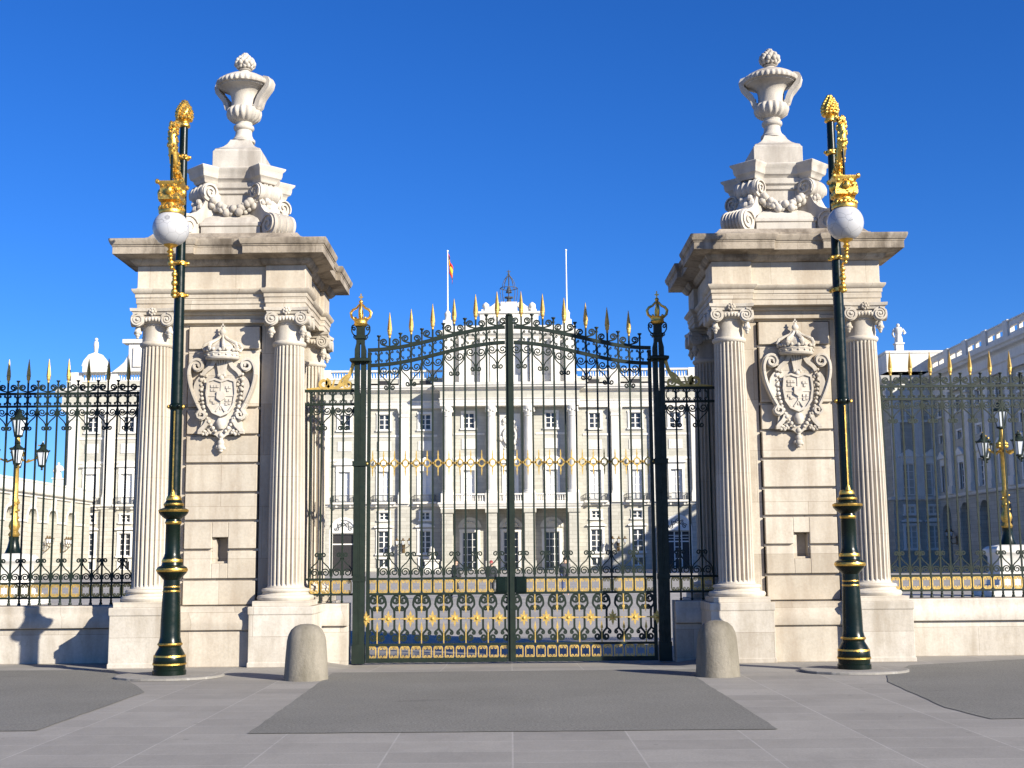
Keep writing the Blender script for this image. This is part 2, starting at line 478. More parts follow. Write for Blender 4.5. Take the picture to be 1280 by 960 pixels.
def arms(parent):
    # carved cartouche, local origin on the wall face, z absolute
    b = MB(); y = -.05
    out = [(-.33,4.72),(-.26,4.86),(-.12,4.9),(0,4.84),(.12,4.9),(.26,4.86),(.33,4.72),(.40,4.45),(.44,4.2),(.40,4.0),(.34,3.86),(.36,3.72),(.27,3.74),(.20,3.62),(.10,3.60),(0,3.52),(-.10,3.60),(-.20,3.62),(-.27,3.74),(-.36,3.72),(-.34,3.86),(-.40,4.0),(-.44,4.2),(-.40,4.45)]
    out = out[::-1]
    b.prism(out, -.10, .0)
    for sx in (-1,1):
        p = spiral(.43, 4.77, .02, .115, PI*1.2, -1.55, 34)
        p = [(q[0], q[1]) for q in p]
        e = p[-1]
        p += bez(e, (e[0]+.10, e[1]-.18), (.52,4.30), (.36,4.02), 14)[1:]
        p += spiral(.33, 3.94, .085, .02, .6, -1.2, 14)[1:]
        b.ribbon(p, .032, .085, -.085, sx=sx)
        b.ribbon(p, .014, .03, -.165, sx=sx)
        b.ribbon(bez((.13,4.88),(.16,4.70),(.28,4.74),(.33,4.60),10), .035, .07, -.10, sx=sx)
        b.ribbon(bez((.36,4.55),(.50,4.42),(.40,4.3),(.42,4.18),10), .05, .05, -.10, sx=sx)
        b.ribbon(bez((.22,3.9),(.24,3.7),(.38,3.72),(.36,3.62),10), .035, .07, -.09, sx=sx)
        for k in range(15):              # chain of the order round the shield
            t = k/14
            q = bez((.36,4.62),(.36,4.2),(.30,3.9),(.09,3.66),15)[k]
            b.ball((sx*q[0], -.15, q[1]), .036 if k % 2 else .028, 8, 5)
        for k in range(7):
            b.ball((sx*(.30+.03*math.sin(k*2.1)), -.12, 4.35+.05*k), .03)
            b.ball((sx*(.19+.02*k), -.12, 3.64+.03*math.sin(k*1.7)), .03)
    for k in range(-2,3):                # fluted shell between shield and crown
        b.ribbon(bez((k*.02,4.58),(k*.025,4.68),(k*.035,4.78),(k*.05,4.87),8), .016, .05, -.11)
    # pendant
    b.lathe([(.05,3.70),(.085,3.76),(.095,3.82),(.06,3.88)], 16, c=(0,-.12,0))
    for k, (z, r) in enumerate(((3.60,.05),(3.53,.035),(3.47,.06),(3.40,.065),(3.345,.04))):
        b.ball((0, -.09, z), r, 10, 6)
    b.ball((-.06,-.08,3.40), .035); b.ball((.055,-.08,3.375), .03)
    o = b.obj('coat_of_arms', M['pierwhite'], parent, 40)
    s = MB()
    sh = [(-.23,4.50),(-.25,4.30),(-.22,4.10),(-.14,3.98),(0,3.92),(.14,3.98),(.22,4.10),(.25,4.30),(.23,4.50),(.12,4.54),(0,4.50),(-.12,4.54)]
    s.prism(sh, -.17, -.09)
    s.ribbon(sh, .018, .02, -.18, closed=True)
    s.box(-.012,.012,-.185,-.16,4.02,4.48); s.box(-.22,.22,-.185,-.16,4.245,4.262)
    s.prism([(-.07,4.33),(-.075,4.21),(0,4.16),(.075,4.21),(.07,4.33)], -.21, -.165)
    for (x, z) in ((-.16,4.42),(-.11,4.42),(-.16,4.36),(-.11,4.36),(-.06,4.42),(.10,4.40),(.15,4.40),(.12,4.35),(-.16,4.18),(-.12,4.14),(.10,4.18),(.16,4.18),(.10,4.12),(.15,4.13)):
        s.box(x-.02,x+.02,-.19,-.165,z-.022,z+.022)
    s.ribbon([(-.08,3.99),(0,4.10),(.08,3.99)], .012, .02, -.175)
    s.ball((0,-.17,4.56), .05); s.ball((-.05,-.16,4.60), .035); s.ball((.05,-.16,4.60), .035)
    s.obj('shield', M['pierwhite'], o, 40)
    c = MB()
    n0 = 0
    c.lathe([(.27,4.985),(.29,5.0),(.30,5.03),(.285,5.05),(.29,5.08),(.305,5.10),(.29,5.12)], 36, c=(0,-.13,0))
    c.lathe([(.27,5.12),(.275,5.17),(.25,5.24),(.17,5.30),(.09,5.345),(.05,5.39),(.04,5.42)], 36, c=(0,-.13,0), flute=8, depth=.03)
    for k in range(16):
        a = 2*PI*k/16
        c.ball((.305*math.cos(a), -.13+.305*math.sin(a), 5.15+.012*(k % 2)), .034)
        c.ball((.30*math.cos(a), -.13+.30*math.sin(a), 5.065), .020)
    for k in range(8):
        a = 2*PI*k/8+.2
        pts = [(r*math.cos(a), -.13+r*math.sin(a), z) for r, z in ((.30,5.15),(.335,5.20),(.305,5.27),(.20,5.32),(.10,5.37),(.045,5.43))]
        c.tube(pts, [.028,.03,.03,.028,.024,.02], 6)
    c.lathe([(.05,5.42),(.07,5.435),(.05,5.45)], 14, c=(0,-.13,0))
    c.ball((0,-.13,5.50), .062, 12, 8); c.ball((0,-.13,5.565), .028)
    c.box(-.035,.035,-.14,-.12,5.595,5.62); c.box(-.011,.011,-.14,-.12,5.57,5.66)
    # the crown is half buried in the wall: squeeze its depth
    c.xf(Matrix.Translation((0,-.135,0)) @ Matrix.Diagonal((1,.8,1,1)) @ Matrix.Translation((0,.13,0)))
    k = Matrix.Translation((0,0,4.865)) @ Matrix.Diagonal((1,1,.93,1)) @ Matrix.Translation((0,0,-4.985))
    c.xf(k)
    c.obj('crown', M['pierwhite'], o, 45)
    o.location = (0, -1.07, 4.4*.04); o.scale = (.93, .82, .96)
    return o

def make_pier():
    t = thing('gate_pier', '', 'pier', (-PX, PY, 0))
    # ---- pedestals at the corners
    for sx in (-1,1):
        for sy in (-1,1):
            p = MB(); x, y = sx*1.075, sy*1.075
            p.loft(SQ(.495), [(.012,-.2),(.012,.06),(0,.075),(0,.79),(.012,.80),(.014,.905),(.005,.92)], c=(x,y))
            p.obj('pedestal', M['pierwhite'], t, bevel=.008)
    # ---- plinth between the pedestals
    b = MB()
    b.loft(SQ(1.42), [(0,-.02),(0,.53),(-.02,.535),(-.02,.555),(.03,.56),(.045,.64),(.04,.70),(.0,.79),(-.02,.86),(-.02,.915)])
    b.obj('plinth', M['pier'], t, 40, .006)
    # ---- body with coursed panels, a loophole in front
    b = MB()
    b.box(-1.0,1.0,-.72,.72,.9,5.70)
    b.box(-.72,.72,-.98,-.721,.9,.92); 
    cz = [.915,1.33,1.80,2.26,2.71,3.18,3.64,4.08,5.03,5.44]
    for sy in (-1,1):
        ys = lambda a, c: (min(sy*a, sy*c), max(sy*a, sy*c))
        for sx in (-1,1):
            x = sorted((sx*.60, sx*1.0))
            b.box(x[0], x[1], *ys(.715,1.0), .9, 5.70)
        b.box(-.602,.602,*ys(.715,1.0),5.44,5.70)
        for i in range(len(cz)-1):
            z0, z1 = cz[i]+.021, cz[i+1]-.021
            if sy < 0 and i in (1,2):
                b.box(-.575,-.13,*ys(.715,1.07),z0,z1); b.box(.13,.575,*ys(.715,1.07),z0,z1)
                if i == 1: b.box(-.13,.13,*ys(.715,1.069),z0,1.585)
                else: b.box(-.13,.13,*ys(.715,1.069),2.0,z1)
            else:
                b.box(-.575,.575,*ys(.715,1.07),z0,z1)
            if sy < 0 and i == 2:
                b.box(-.60,-.131,*ys(.715,1.015),z0-.044,z0); b.box(.131,.60,*ys(.715,1.015),z0-.044,z0)
            else:
                b.box(-.60,.60,*ys(.715,1.015),z0-.044,z0)    # bed of the joint
    for sx in (-1,1):
        xs = lambda a, c: (min(sx*a, sx*c), max(sx*a, sx*c))
        for i in range(len(cz)-1):
            b.box(*xs(.99,1.05), -.575,.575, cz[i]+.014, cz[i+1]-.014)
    b.obj('body', M['pier'], t, bevel=.018)
    h = MB()                                    # splayed lining of the loophole
    h.prism([(-.128,1.587),(-.07,1.62),(-.07,1.97),(-.128,1.998)], -1.0, -.73)
    h.prism([(.128,1.998),(.11,1.97),(.11,1.62),(.128,1.587)], -1.0, -.73)
    h.box(-.07,.11,-.80,-.722,1.6,1.99)
    h.prism([(-.128,1.587),(.128,1.587),(.11,1.62),(-.07,1.62)], -1.0, -.74)
    h.obj('loophole_lining', M['pier'], t)
    # ---- columns, capitals
    cd, kd = column_data(), capital_data()
    for sx in (-1,1):
        for sy in (-1,1):
            place('column', cd, t, (sx*1.075, sy*1.13, 0))
            place('capital', kd, t, (sx*1.075, sy*1.13, 0), rz=0 if sy < 0 else PI)
    # ---- entablature
    b = MB(); pl = plan(1.285, .715, 1.36)
    b.loft(pl, [(0,5.661),(0,5.745),(.014,5.75),(.014,5.84),(.028,5.845),(.028,5.905),(.045,5.915),(.075,5.955),(.08,5.985),(.015,6.0),(0,6.02),(0,6.37)])
    b.loft(SQ(1.04), [(0,5.47),(.05,5.475),(.055,5.53),(.035,5.54),(.035,5.60),(.09,5.61),(.09,5.66)])
    b.obj('architrave', M['pier'], t, 40, .006)
    b = MB()
    b.loft(pl, [(.0,6.372),(.035,6.375),(.06,6.40),(.095,6.44),(.10,6.47),(.14,6.475),(.31,6.51),(.315,6.50),(.325,6.50),(.325,6.615),(.335,6.62),(.335,6.64),(.35,6.645),(.375,6.70),(.38,6.74),(.36,6.75),(.05,6.82)])
    b.loft(SQ(1.28), [(0,6.80),(0,6.87),(-.03,6.88),(-.10,6.96)])
    b.obj('cornice', M['cornice'], t, 40, .006)
    # ---- attic with diagonal scrolls
    b = MB()
    b.loft(SQ(.50,.80), [(0,6.93),(0,7.17),(.02,7.18),(.02,7.23),(-.02,7.26),(-.06,7.33),(-.14,7.39),(-.2,7.42)])
    b.loft(SQ(.80,.50), [(0,6.932),(0,7.17),(.02,7.18),(.02,7.23),(-.02,7.26),(-.06,7.33),(-.14,7.39),(-.2,7.422)])
    b.loft(SQ(.46), [(.12,7.3),(.08,7.44),(.02,7.52),(0,7.60),(.03,7.62),(.03,7.80),(.06,7.82),(.065,7.88),(.10,7.91),(.11,8.0)])
    def ressaut(prof):
        b.loft(SQ(.56), prof)
        for a in (45,135,225,315):
            n0 = len(b.v)
            b.loft([(.0,-.19),(.87,-.20),(.87,.20),(.0,.19)], [(o, z+.0015) for o, z in prof])
            b.xf(Matrix.Rotation(rad(a), 4, 'Z'), n0)
    ressaut([(-.05,7.97),(-.03,8.0),(-.02,8.04),(.02,8.07),(.025,8.10),(.03,8.11),(.035,8.18),(.07,8.22),(.075,8.25),(.03,8.262)])
    b.loft(SQ(.42), [(0.02,8.25),(.02,8.30),(0,8.32),(0,8.61),(-.02,8.63),(-.03,8.66)])
    b.loft(SQ(.42), [(-.03,8.66),(-.085,8.69),(-.15,8.74),(-.20,8.80),(-.235,8.87),(-.24,8.89)])
    b.obj('attic', M['urn'], t, 40, .008)
    for a in (45,135,225,315):
        s = MB()
        prof = [(.2,6.95),(1.20,6.95),(1.30,7.1),(1.24,7.33),(1.08,7.38),(.97,7.43),(.88,7.52),(.82,7.64),(.80,7.74),(.80,7.86),(.76,7.97),(.2,7.97)]
        s.prism(prof, -.17, .17)
        s.lathe([(.02,-.22),(.195,-.21),(.205,-.16),(.16,-.13),(.205,-.10),(.16,-.065),(.205,-.03),(.16,0),(.205,.03),(.16,.065),(.205,.10),(.16,.13),(.205,.16),(.195,.21),(.02,.22)], 30, c=(1.15,0,7.165), ax='y')
        s.lathe([(.02,-.21),(.16,-.20),(.168,-.15),(.135,-.10),(.168,-.06),(.135,-.01),(.135,.01),(.168,.06),(.135,.10),(.168,.15),(.16,.20),(.02,.21)], 26, c=(.74,0,7.81), ax='y')
        for yy in (-.225,.225):
            s.ribbon(spiral(1.15,7.165,.18,.02,PI*.9,-1.8,34), .014, .014, yy)
            s.ribbon(spiral(.74,7.81,.148,.02,-PI*.2,1.8,34), .012, .014, yy)
        for k in range(14):
            s.ball((.82+.08*random.random(), random.uniform(-.12,.12), 7.40+.25*random.random()), random.uniform(.04,.07), 7, 5)
        s.xf(Matrix.Rotation(rad(a), 4, 'Z'))
        s.obj('scroll', M['urn'], t, 28)
    for a in (0,90,180,270):
        g = MB(); rnd = random.Random(5)
        for k in range(46):
            u = rnd.uniform(-1,1)
            x = u*.50; z = 7.47 + .36*u*u*abs(u)**.2 + rnd.uniform(-.06,.06)
            g.ball((x, -.58+rnd.uniform(-.05,.05)-.1*(1-u*u), z), rnd.uniform(.045,.078), 7, 5)
        g.xf(Matrix.Rotation(rad(a), 4, 'Z'))
        g.obj('garland', M['urn'], t, 60)
    arms(t)
    return t
pier = make_pier()
pier['label'] = 'pale stone gate pier left of the gate, its carved columns and gate side in sun'
pier['group'] = 'stone piers either side of the gate'
pier2 = copy_tree(pier); pier2.location.x = PX
pier2['label'] = 'pale stone gate pier right of the gate, its gate side in deep shade'

def make_urn():
    t = thing('stone_urn', '', 'urn', (-PX+.02, PY, 8.885), 'stone urns on the gate piers', rz=rad(-18))
    b = MB()
    b.lathe([(.20,0),(.20,.03),(.17,.05),(.145,.09),(.14,.15),(.165,.16),(.18,.18),(.175,.205),(.14,.22),(.15,.25)], 36)
    n0 = len(b.v)
    b.lathe([(.15,.25),(.22,.28),(.285,.33),(.31,.40),(.305,.46),(.275,.50),(.24,.515)], 96, flute=16, depth=.03, frange=(1,5))
    b.lathe([(.235,.51),(.222,.55),(.222,.66),(.235,.74),(.27,.80),(.33,.84),(.40,.865),(.425,.875),(.43,.89),(.475,.90)], 40)
    b.lathe([(.43,.893),(.48,.90),(.50,.93),(.495,.965),(.46,1.0),(.40,1.02)], 160, flute=32, depth=.026)
    b.lathe([(.45,.99),(.40,1.04),(.29,1.10),(.17,1.14),(.11,1.17),(.085,1.20),(.085,1.22)], 36)
    b.v = [(x, y, z*(1 if i >= n0 else .355/.25)+(.105 if i >= n0 else 0)) for i, (x, y, z) in enumerate(b.v)]
    b.obj('urn_body', M['urn'], t, 40)
    for sx in (-1,1):
        h = MB()
        P = [(.25,.50),(.29,.53),(.31,.60),(.345,.68),(.42,.77),(.485,.85),(.505,.93),(.48,.985),(.43,1.0),(.39,.965),(.405,.92)]
        h.ribbon(P, .042, .105, sx=sx)
        h.tube([(sx*p[0], -.06, p[1]) for p in P], .048, 8); h.tube([(sx*p[0], .06, p[1]) for p in P], .048, 8)
        h.ball((sx*.26, 0, .51), .07); h.ball((sx*.30,0,.62), .045)
        h.obj('handle', M['urn'], t, 50, loc=(0,0,.105))
    f = MB()
    f.lathe([(.10,1.21),(.115,1.225),(.10,1.24),(.08,1.25)], 24)
    for r in range(6):
        z = 1.29 + r*.042; rr = (.12,.155,.145,.11,.07,.03)[r]
        for k in range(11-r):
            a = 2*PI*(k+.5*(r % 2))/(11-r)
            f.ball((rr*math.cos(a), rr*math.sin(a), z), .042 if r < 4 else .034, 7, 5, (1,1,1.25))
    f.lathe([(.06,1.24),(.12,1.28),(.13,1.36),(.09,1.46),(.02,1.53)], 16)
    f.obj('finial', M['urn'], t, 50, loc=(0,0,.105))
    return t
urn = make_urn(); urn['label'] = 'carved stone urn with scroll handles on top of the pier left of the gate'
urn2 = copy_tree(urn); urn2.location.x = PX; urn2['label'] = 'carved stone urn with scroll handles on top of the pier right of the gate'

# ------------------------------------------------------------------ low walls under the railings
def low_wall(name, label, x0, x1, yf, th, group):
    b = MB()
    L = max(1, int((x1-x0)/2.6)) if x1-x0 > 2 else 1
    for i in range(L):
        a = x0+(x1-x0)*i/L; c = x0+(x1-x0)*(i+1)/L
        g = .003
        b.loft([(a+g,yf+.06),(c-g,yf+.06),(c-g,yf+th),(a+g,yf+th)], [(0,-.2),(0,.55)])
        b.add(*cop(a+g, c-g, yf, th))
    return tag(b.obj(name, M['pierwhite'], None, 40, .006), label, 'wall', group)
def cop(a, c, yf, th):
    prof = [(yf+.08,.552),(yf+.0,.565),(yf-.01,.62),(yf-.005,.72),(yf+.03,.78),(yf+.04,.81),(yf+.035,.90),(yf+.05,.92),(yf+th,.92),(yf+th,.552)]
    n = len(prof)
    vs = [(a,y,z) for y, z in prof]+[(c,y,z) for y, z in prof]
    fs = [tuple(range(n-1,-1,-1)), tuple(range(n,2*n))]+[(i,(i+1) % n,(i+1) % n+n,i+n) for i in range(n)]
    return vs, fs
low_wall('fence_wall', 'low pale stone wall carrying the railing left of the left pier, crossed by two shadows', -13.5, -6.075, 21.1, .6, 'low stone walls under the railings')
low_wall('fence_wall', 'low pale stone wall carrying the railing right of the right pier', 6.075, 13.5, 21.1, .6, 'low stone walls under the railings')
low_wall('gate_wall', 'short low stone wall between the left gate post and left pier, in sun', -3.22, -2.67, 21.13, .5, 'short walls beside the gate posts')
low_wall('gate_wall', 'short low stone wall between the right gate post and right pier, in shade', 2.67, 3.22, 21.13, .5, 'short walls beside the gate posts')

# ------------------------------------------------------------------ iron work: shared meshes
SP = .176
def bar_data(h, wdt=.029):
    b = MB(); b.box(-wdt/2,wdt/2,-wdt/2,wdt/2,0,h)
    return b.data('picket', M['iron'])
def spear_data():
    b = MB()
    b.lathe([(.012,-.03),(.020,-.02),(.020,.0),(.014,.01),(.026,.02),(.034,.045),(.032,.075),(.038,.08),(.038,.10),(.03,.11)], 10)
    b.lathe([(.039,.10),(.035,.16),(.022,.27),(.004,.40)], 4)
    return b.data('spear_tip', M['goldpaint'], 40)
def cap_data():
    b = MB()
    b.lathe([(.014,-.22),(.014,-.09),(.024,-.085),(.024,-.07),(.014,-.06),(.018,-.03),(.034,-.015),(.034,0)], 10)
    return b.data('picket_cap', M['iron'], 40)
SPEAR, CAP = spear_data(), cap_data()
def lyre_data(sg):                     # two spirals at the rail running together to a point on the centre bar
    b = MB()
    for sx in (-1,1):
        c = (.0875, sg*.088)
        p = spiral(c[0], c[1], .014, .070, PI*.1, 1.55*sg, 30)
        p = [(q[0], q[1]) for q in p]
        e = p[-1]
        tail = bez(e, (e[0]-.01, sg*.16), (.05, sg*.25), (.016, sg*.29), 8)
        b.ribbon(p, .0095, .011, sx=sx)
        q = [(.158, sg*.10)] + bez((.155, sg*.12), (.15, sg*.20), (.05, sg*.21), (.016, sg*.32), 9)
        b.ribbon(q, .0088, .010, sx=sx)
        b.ribbon([(.014, sg*.30)] + spiral(.052, sg*.365, .042, .010, PI+.3*sg, -1.25*sg if sg > 0 else 1.25, 18), .0105, .010, sx=sx)
        b.box(sx*.163-.012, sx*.163+.012, -.012, .012, min(sg*.03,sg*.12), max(sg*.03,sg*.12))
    return b.data('scroll_ornament', M['iron'])
LY_DN, LY_UP = lyre_data(-1), lyre_data(1)
def crest_data():                      # one curl standing on the top rail
    b = MB()
    p = [(.008,.0),(.02,.015)] + bez((.02,.015),(.06,.03),(.145,.03),(.148,.085),8)[1:] + spiral(.093,.088,.055,.012,0,1.4,20)[1:]
    b.ribbon(p, .0115, .011)
    return b.data('crest_scroll', M['iron'])
CREST = crest_data()
def crest_m():
    b = MB()
    p = [(.008,.0),(.02,.015)] + bez((.02,.015),(.06,.03),(.145,.03),(.148,.085),8)[1:] + spiral(.093,.088,.055,.012,0,1.4,20)[1:]
    b.ribbon(p, .0115, .011, sx=-1)
    return b.data('crest_scroll', M['iron'])
CRESTM = crest_m()
def cc_data(h=.21):                    # four little curls between the two top rails
    b = MB()
    for sx in (-1,1):
        for sz in (-1,1):
            p = [(SP/2-.012, 0)] + bez((SP/2-.012,0),(SP/2-.02,sz*h*.3),(.05,sz*h*.28),(.045,sz*h*.36),7) + spiral(.045, sz*h*.30, h*.10, .006, PI/2*sz, 1.1*sz, 12)
            b.ribbon(p, .0070, .010, sx=sx)
    return b.data('curl_ornament', M['iron'])
CURL = cc_data()
def gold_panel_data(h, wd=SP, m='goldpaint'):
    b = MB(); x, z, r = wd/2-.022, h/2-.020, .038
    pts = []
    for cx, cz, a0 in ((x-r,-z+r,-90),(x-r,z-r,0),(-x+r,z-r,90),(-x+r,-z+r,180)):
        for k in range(6):
            a = rad(a0+18*k); pts.append((cx+r*math.cos(a), cz+r*math.sin(a)))
    b.ribbon(pts, .0082, .011, closed=True)
    for sz in (-1,1):
        for sx in (-1,1):
            b.ribbon(spiral(sx*.026, sz*(z-.032), .022, .007, PI/2*sz, -1.1*sx*sz, 12), .0065, .009)
        b.ball((0,0,sz*(z-.012)), .014, 6, 4)
    return b.data('gilded_panel', M[m])
GP_T, GP_B = gold_panel_data(.245), gold_panel_data(.235)
def ring_data():
    b = MB()
    b.ribbon([(.05*math.cos(2*PI*k/20), .058*math.sin(2*PI*k/20)) for k in range(20)], .012, .012, closed=True)
    for sx in (-1,1):
        b.box(sx*.066-.022, sx*.066+.022, -.012, .012, -.016, .016)
        b.ball((sx*SP/2, 0, 0), .024, 8, 5)
    for sz in (-1,1):
        b.prism([(-.011,sz*.05),(.011,sz*.05),(.006,sz*.20),(-.006,sz*.20)][::(1 if sz > 0 else -1)], -.008, .008)
        b.ball((0,0,sz*.075), .015, 6, 4); b.prism([(-.013,sz*.12),(.013,sz*.12),(0,sz*.215)][::(1 if sz > 0 else -1)], -.007,.007)
    return b.data('gilded_ring', M['goldpaint'])
RING = ring_data()
def star_data():
    b = MB()
    for k in range(8):
        a = PI*k/4; L = .13 if k % 2 == 0 else .085
        c, s = math.cos(a), math.sin(a)
        q = [(0,0),(L*.5*c+.022*s, L*.5*s-.022*c),(L*c,L*s),(L*.5*c-.022*s, L*.5*s+.022*c)]
        b.prism(q, -.018, .004)
    b.ball((0,-.012,0), .028, 8, 5)
    b.box(-.165,-.08,-.009,.009,-.009,.009); b.box(.08,.165,-.009,.009,-.009,.009)
    return b.data('gilded_star', M['goldpaint'])
STAR = star_data()
def dart_data():
    b = MB()
    b.prism([(-.009,-.02),(.009,-.02),(.007,.25),(-.007,.25)], -.009, .009)
    b.prism([(-.022,.22),(0,.20),(.022,.22),(0,.34)], -.010, .010); b.ball((0,0,.19), .016, 6, 4)
    return b.data('gilded_dart', M['goldpaint'])
DART = dart_data()
def lowscroll_data():                   # black double S scroll of the gate foot, height about .78 from z=0
    b = MB()
    for sx in (-1,1):
        stem = [(.095,.24),(.095,.50)]
        b.ribbon(stem, .0165, .014, sx=sx)
        top = [(.095,.48)] + bez((.095,.50),(.095,.58),(.02,.56),(.045,.66),6)[1:] + bez((.045,.66),(.055,.78),(.175,.79),(.172,.69),8)[1:] + spiral(.112,.685,.060,.014,0,-1.25,18)[1:]
        b.ribbon(top, .0165, .014, sx=sx)
        b.ribbon([(.095,.50)] + bez((.095,.50),(.10,.60),(.165,.60),(.16,.545),7)[1:] + spiral(.135,.545,.026,.008,0,-1.1,10)[1:], .0145, .013, sx=sx)
        bot = [(.095,.26)] + bez((.095,.25),(.095,.19),(.16,.20),(.163,.10),8)[1:] + spiral(.110,.095,.053,.012,0,-1.3,16)[1:]
        b.ribbon(bot, .0165, .014, sx=sx)
        b.ribbon([(.095,.25)] + bez((.095,.25),(.09,.20),(.03,.21),(.033,.165),6)[1:] + spiral(.055,.165,.024,.008,PI,1.0,9)[1:], .0145, .013, sx=sx)
        b.box(sx*.172-.016, sx*.172+.016, -.011,.011,.665,.705); b.box(sx*.172-.012, sx*.172+.012, -.011,.011,.085,.12)
    return b.data('foot_scroll', M['iron'])
LOWS = lowscroll_data()

# ------------------------------------------------------------------ gate
GY = 21.4; GK = 21.4/20.65; GZ = 1.6*(1-GK)
def railz(x): return 5.20 + .182*math.cos(PI*min(2.32, abs(x))/2.32)
Z3, Z4, Z5 = 1.32, 1.08, .285
def make_leaf(sg, label):
    t = thing('gate_leaf', label, 'gate', (sg*2.31*GK, GY, GZ), 'iron gate leaves'); t.scale = (GK, GK, GK)
    X = lambda x: x - sg*2.31               # world x -> local
    f = MB()
    ra = sorted((sg*.07, sg*2.31))
    xs = [ra[0] + (ra[1]-ra[0])*i/28 for i in range(29)]
    for o in (0, -.255):
        f.ribbon([(X(x), railz(x)+o) for x in xs], .028, .024)
    a, b2 = X(ra[0]), X(ra[1])
    for z, h in ((Z3,.016),(Z4,.018),(Z5,.018),(.045,.035)):
        f.box(min(a,b2), max(a,b2), -.024, .024, z-h, z+h)
    e = X(sg*2.285); f.box(e-.028, e+.028, -.028, .028, .012, 4.98)
    f.obj('frame', M['iron'], t)
    s = MB(); c = X(sg*.034)
    s.box(c-.031, c+.031, -.035, .035, .012, 5.56)
    if sg < 0:
        s.box(X(0)-.022, X(0)+.022, -.055, -.036, .012, 5.57)
        s.lathe([(.05,5.56),(.06,5.575),(.05,5.59),(.03,5.60)], 12, c=(X(0),-.02,0))
    s.obj('meeting_stile', M['iron'], t)
    lk = MB(); q = X(sg*.155); lk.box(q-.09, q+.09, -.05, .05, Z4+.005, Z3+.02); lk.box(q-.07, q+.07, -.058,-.05, Z4+.03, Z3-.01)
    lk.obj('lock_box', M['green'], t, bevel=.006)
    n = 12
    for k in range(n):
        xw = sg*(.197+SP*k); x = X(xw); rz = railz(xw)
        zt = rz + (.20 if k % 2 == 0 else .03)
        p = place('picket', bar_data(zt-Z4), t, (x, 0, Z4))
        if k % 2 == 0:
            place('spear_tip', SPEAR, p, (0,0,zt-Z4))
        else:
            place('picket_cap', CAP, p, (0,0,rz+.235-Z4))
        if k % 2 == 0:
            o = place('scroll_ornament', LY_DN, t, (x, -.004, rz-.275)); 
            place('scroll_ornament', LY_UP, t, (x, -.004, Z3+.016))
            place('crest_scroll', CREST, t, (x, 0, rz+.02)); place('crest_scroll', CRESTM, t, (x, 0, rz+.02))
    for k in range(-1, n+1):
        xw = sg*(.197+SP*(k+.5)); x = X(xw)
        if k < n-0 and abs(xw) < 2.27:
            if k >= 0: place('curl_ornament', CURL, t, (x, 0, railz(xw)-.128))
            place('gilded_ring', RING, t, (x, -.012, 3.16))
            if abs(xw) > .27: place('gilded_panel', GP_T, t, (x, -.004, (Z3+Z4)/2))
            place('gilded_panel', GP_B, t, (x, -.004, Z5/2+.022))
    for k in range(7):
        xw = sg*(.197-.088*0+.352*k); x = X(xw)
        if abs(xw) < 2.31: place('foot_scroll', LOWS, t, (x, 0, Z5+.012)); place('gilded_star', STAR, t, (x, -.02, .69))
        xd = sg*(.197+.176+.352*k); x = X(xd)
        if abs(xd) < 2.24:
            place('gilded_dart', DART, t, (x, -.008, Z5+.02))
            o = place('gilded_dart', DART, t, (x, -.008, Z4-.02)); o.scale = (1,1,-.85)
    return t
make_leaf(-1, 'left leaf of the wrought iron gate, dark green with gold spear tips in sun')
make_leaf(1, 'right leaf of the wrought iron gate, its outer foot in the shade of the pier')

def make_post():
    t = thing('gate_post', '', 'gate post', (-2.43*GK, GY, GZ), 'iron posts of the gate'); t.scale = (GK, GK, GK)
    b = MB()
    for sx in (-1,1):
        b.box(sx*.052-.038, sx*.052+.038, -.075, .075, .0, 4.95)
        b.prism([(sx*.014,4.94),(sx*.09,4.94),(sx*.09,5.02),(sx*.06,5.14),(sx*.014,5.14)][::sx], -.07, .07)
    for sy in (-1,1): b.box(-.012,.012, sy*.06-.012, sy*.06+.012, 0, 4.30)
    b.box(-.065,.065,-.062,.062,5.12,5.42)
    b.box(-.10,.10,-.09,.09,.0,.30); b.box(-.098,.098,-.085,.085,1.28,1.36); b.box(-.11,.11,-.095,.095,3.12,3.20)
    b.loft(SQ(.10), [(0,4.80),(.06,4.82),(.06,4.86),(.0,4.88)])
    b.box(-.09,.09,-.085,.085,5.20,5.23)
    for sx in (-1,1):
        p = [(.065,5.26)] + bez((.065,5.26),(.10,5.24),(.15,5.30),(.15,5.36),7) + spiral(.115,5.37,.035,.01,0,1.1,10)[1:]
        b.ribbon(p, .010, .012, sx=sx)
        b.ribbon([(.065,5.40)] + bez((.07,5.40),(.10,5.46),(.15,5.44),(.15,5.38),6), .010, .012, sx=sx)
        b.ribbon(spiral(.09,5.235,.03,.008,PI/2,-1.1,10), .008, .012, sx=sx)
    b.obj('post', M['iron'], t, bevel=.005)
    c = MB()
    c.lathe([(.07,5.40),(.10,5.42),(.115,5.45),(.105,5.47),(.11,5.51),(.12,5.525),(.10,5.53)], 20)
    for k in range(8):
        a = 2*PI*k/8
        c.ball((.11*math.cos(a),.11*math.sin(a),5.54), .022)
    for k in range(4):
        a = PI/2*k
        P = [(.10,5.52),(.15,5.57),(.165,5.64),(.13,5.69),(.07,5.72),(.03,5.77),(0,5.79)]
        c.tube([(r*math.cos(a), r*math.sin(a), z) for r, z in P], [.022,.024,.024,.022,.02,.018,.016], 6)
    c.ball((0,0,5.82), .035); c.box(-.010,.010,-.008,.008,5.85,5.96); c.box(-.035,.035,-.008,.008,5.89,5.912)
    c.lathe([(.02,5.45),(.022,5.78)], 8)
    c.obj('crown', M['gold'], t, 50)
    return t
post = make_post(); post['label'] = 'dark green iron gate post with a shining gold crown, beside the left pier'
post2 = copy_tree(post); post2.location.x = 2.43*GK
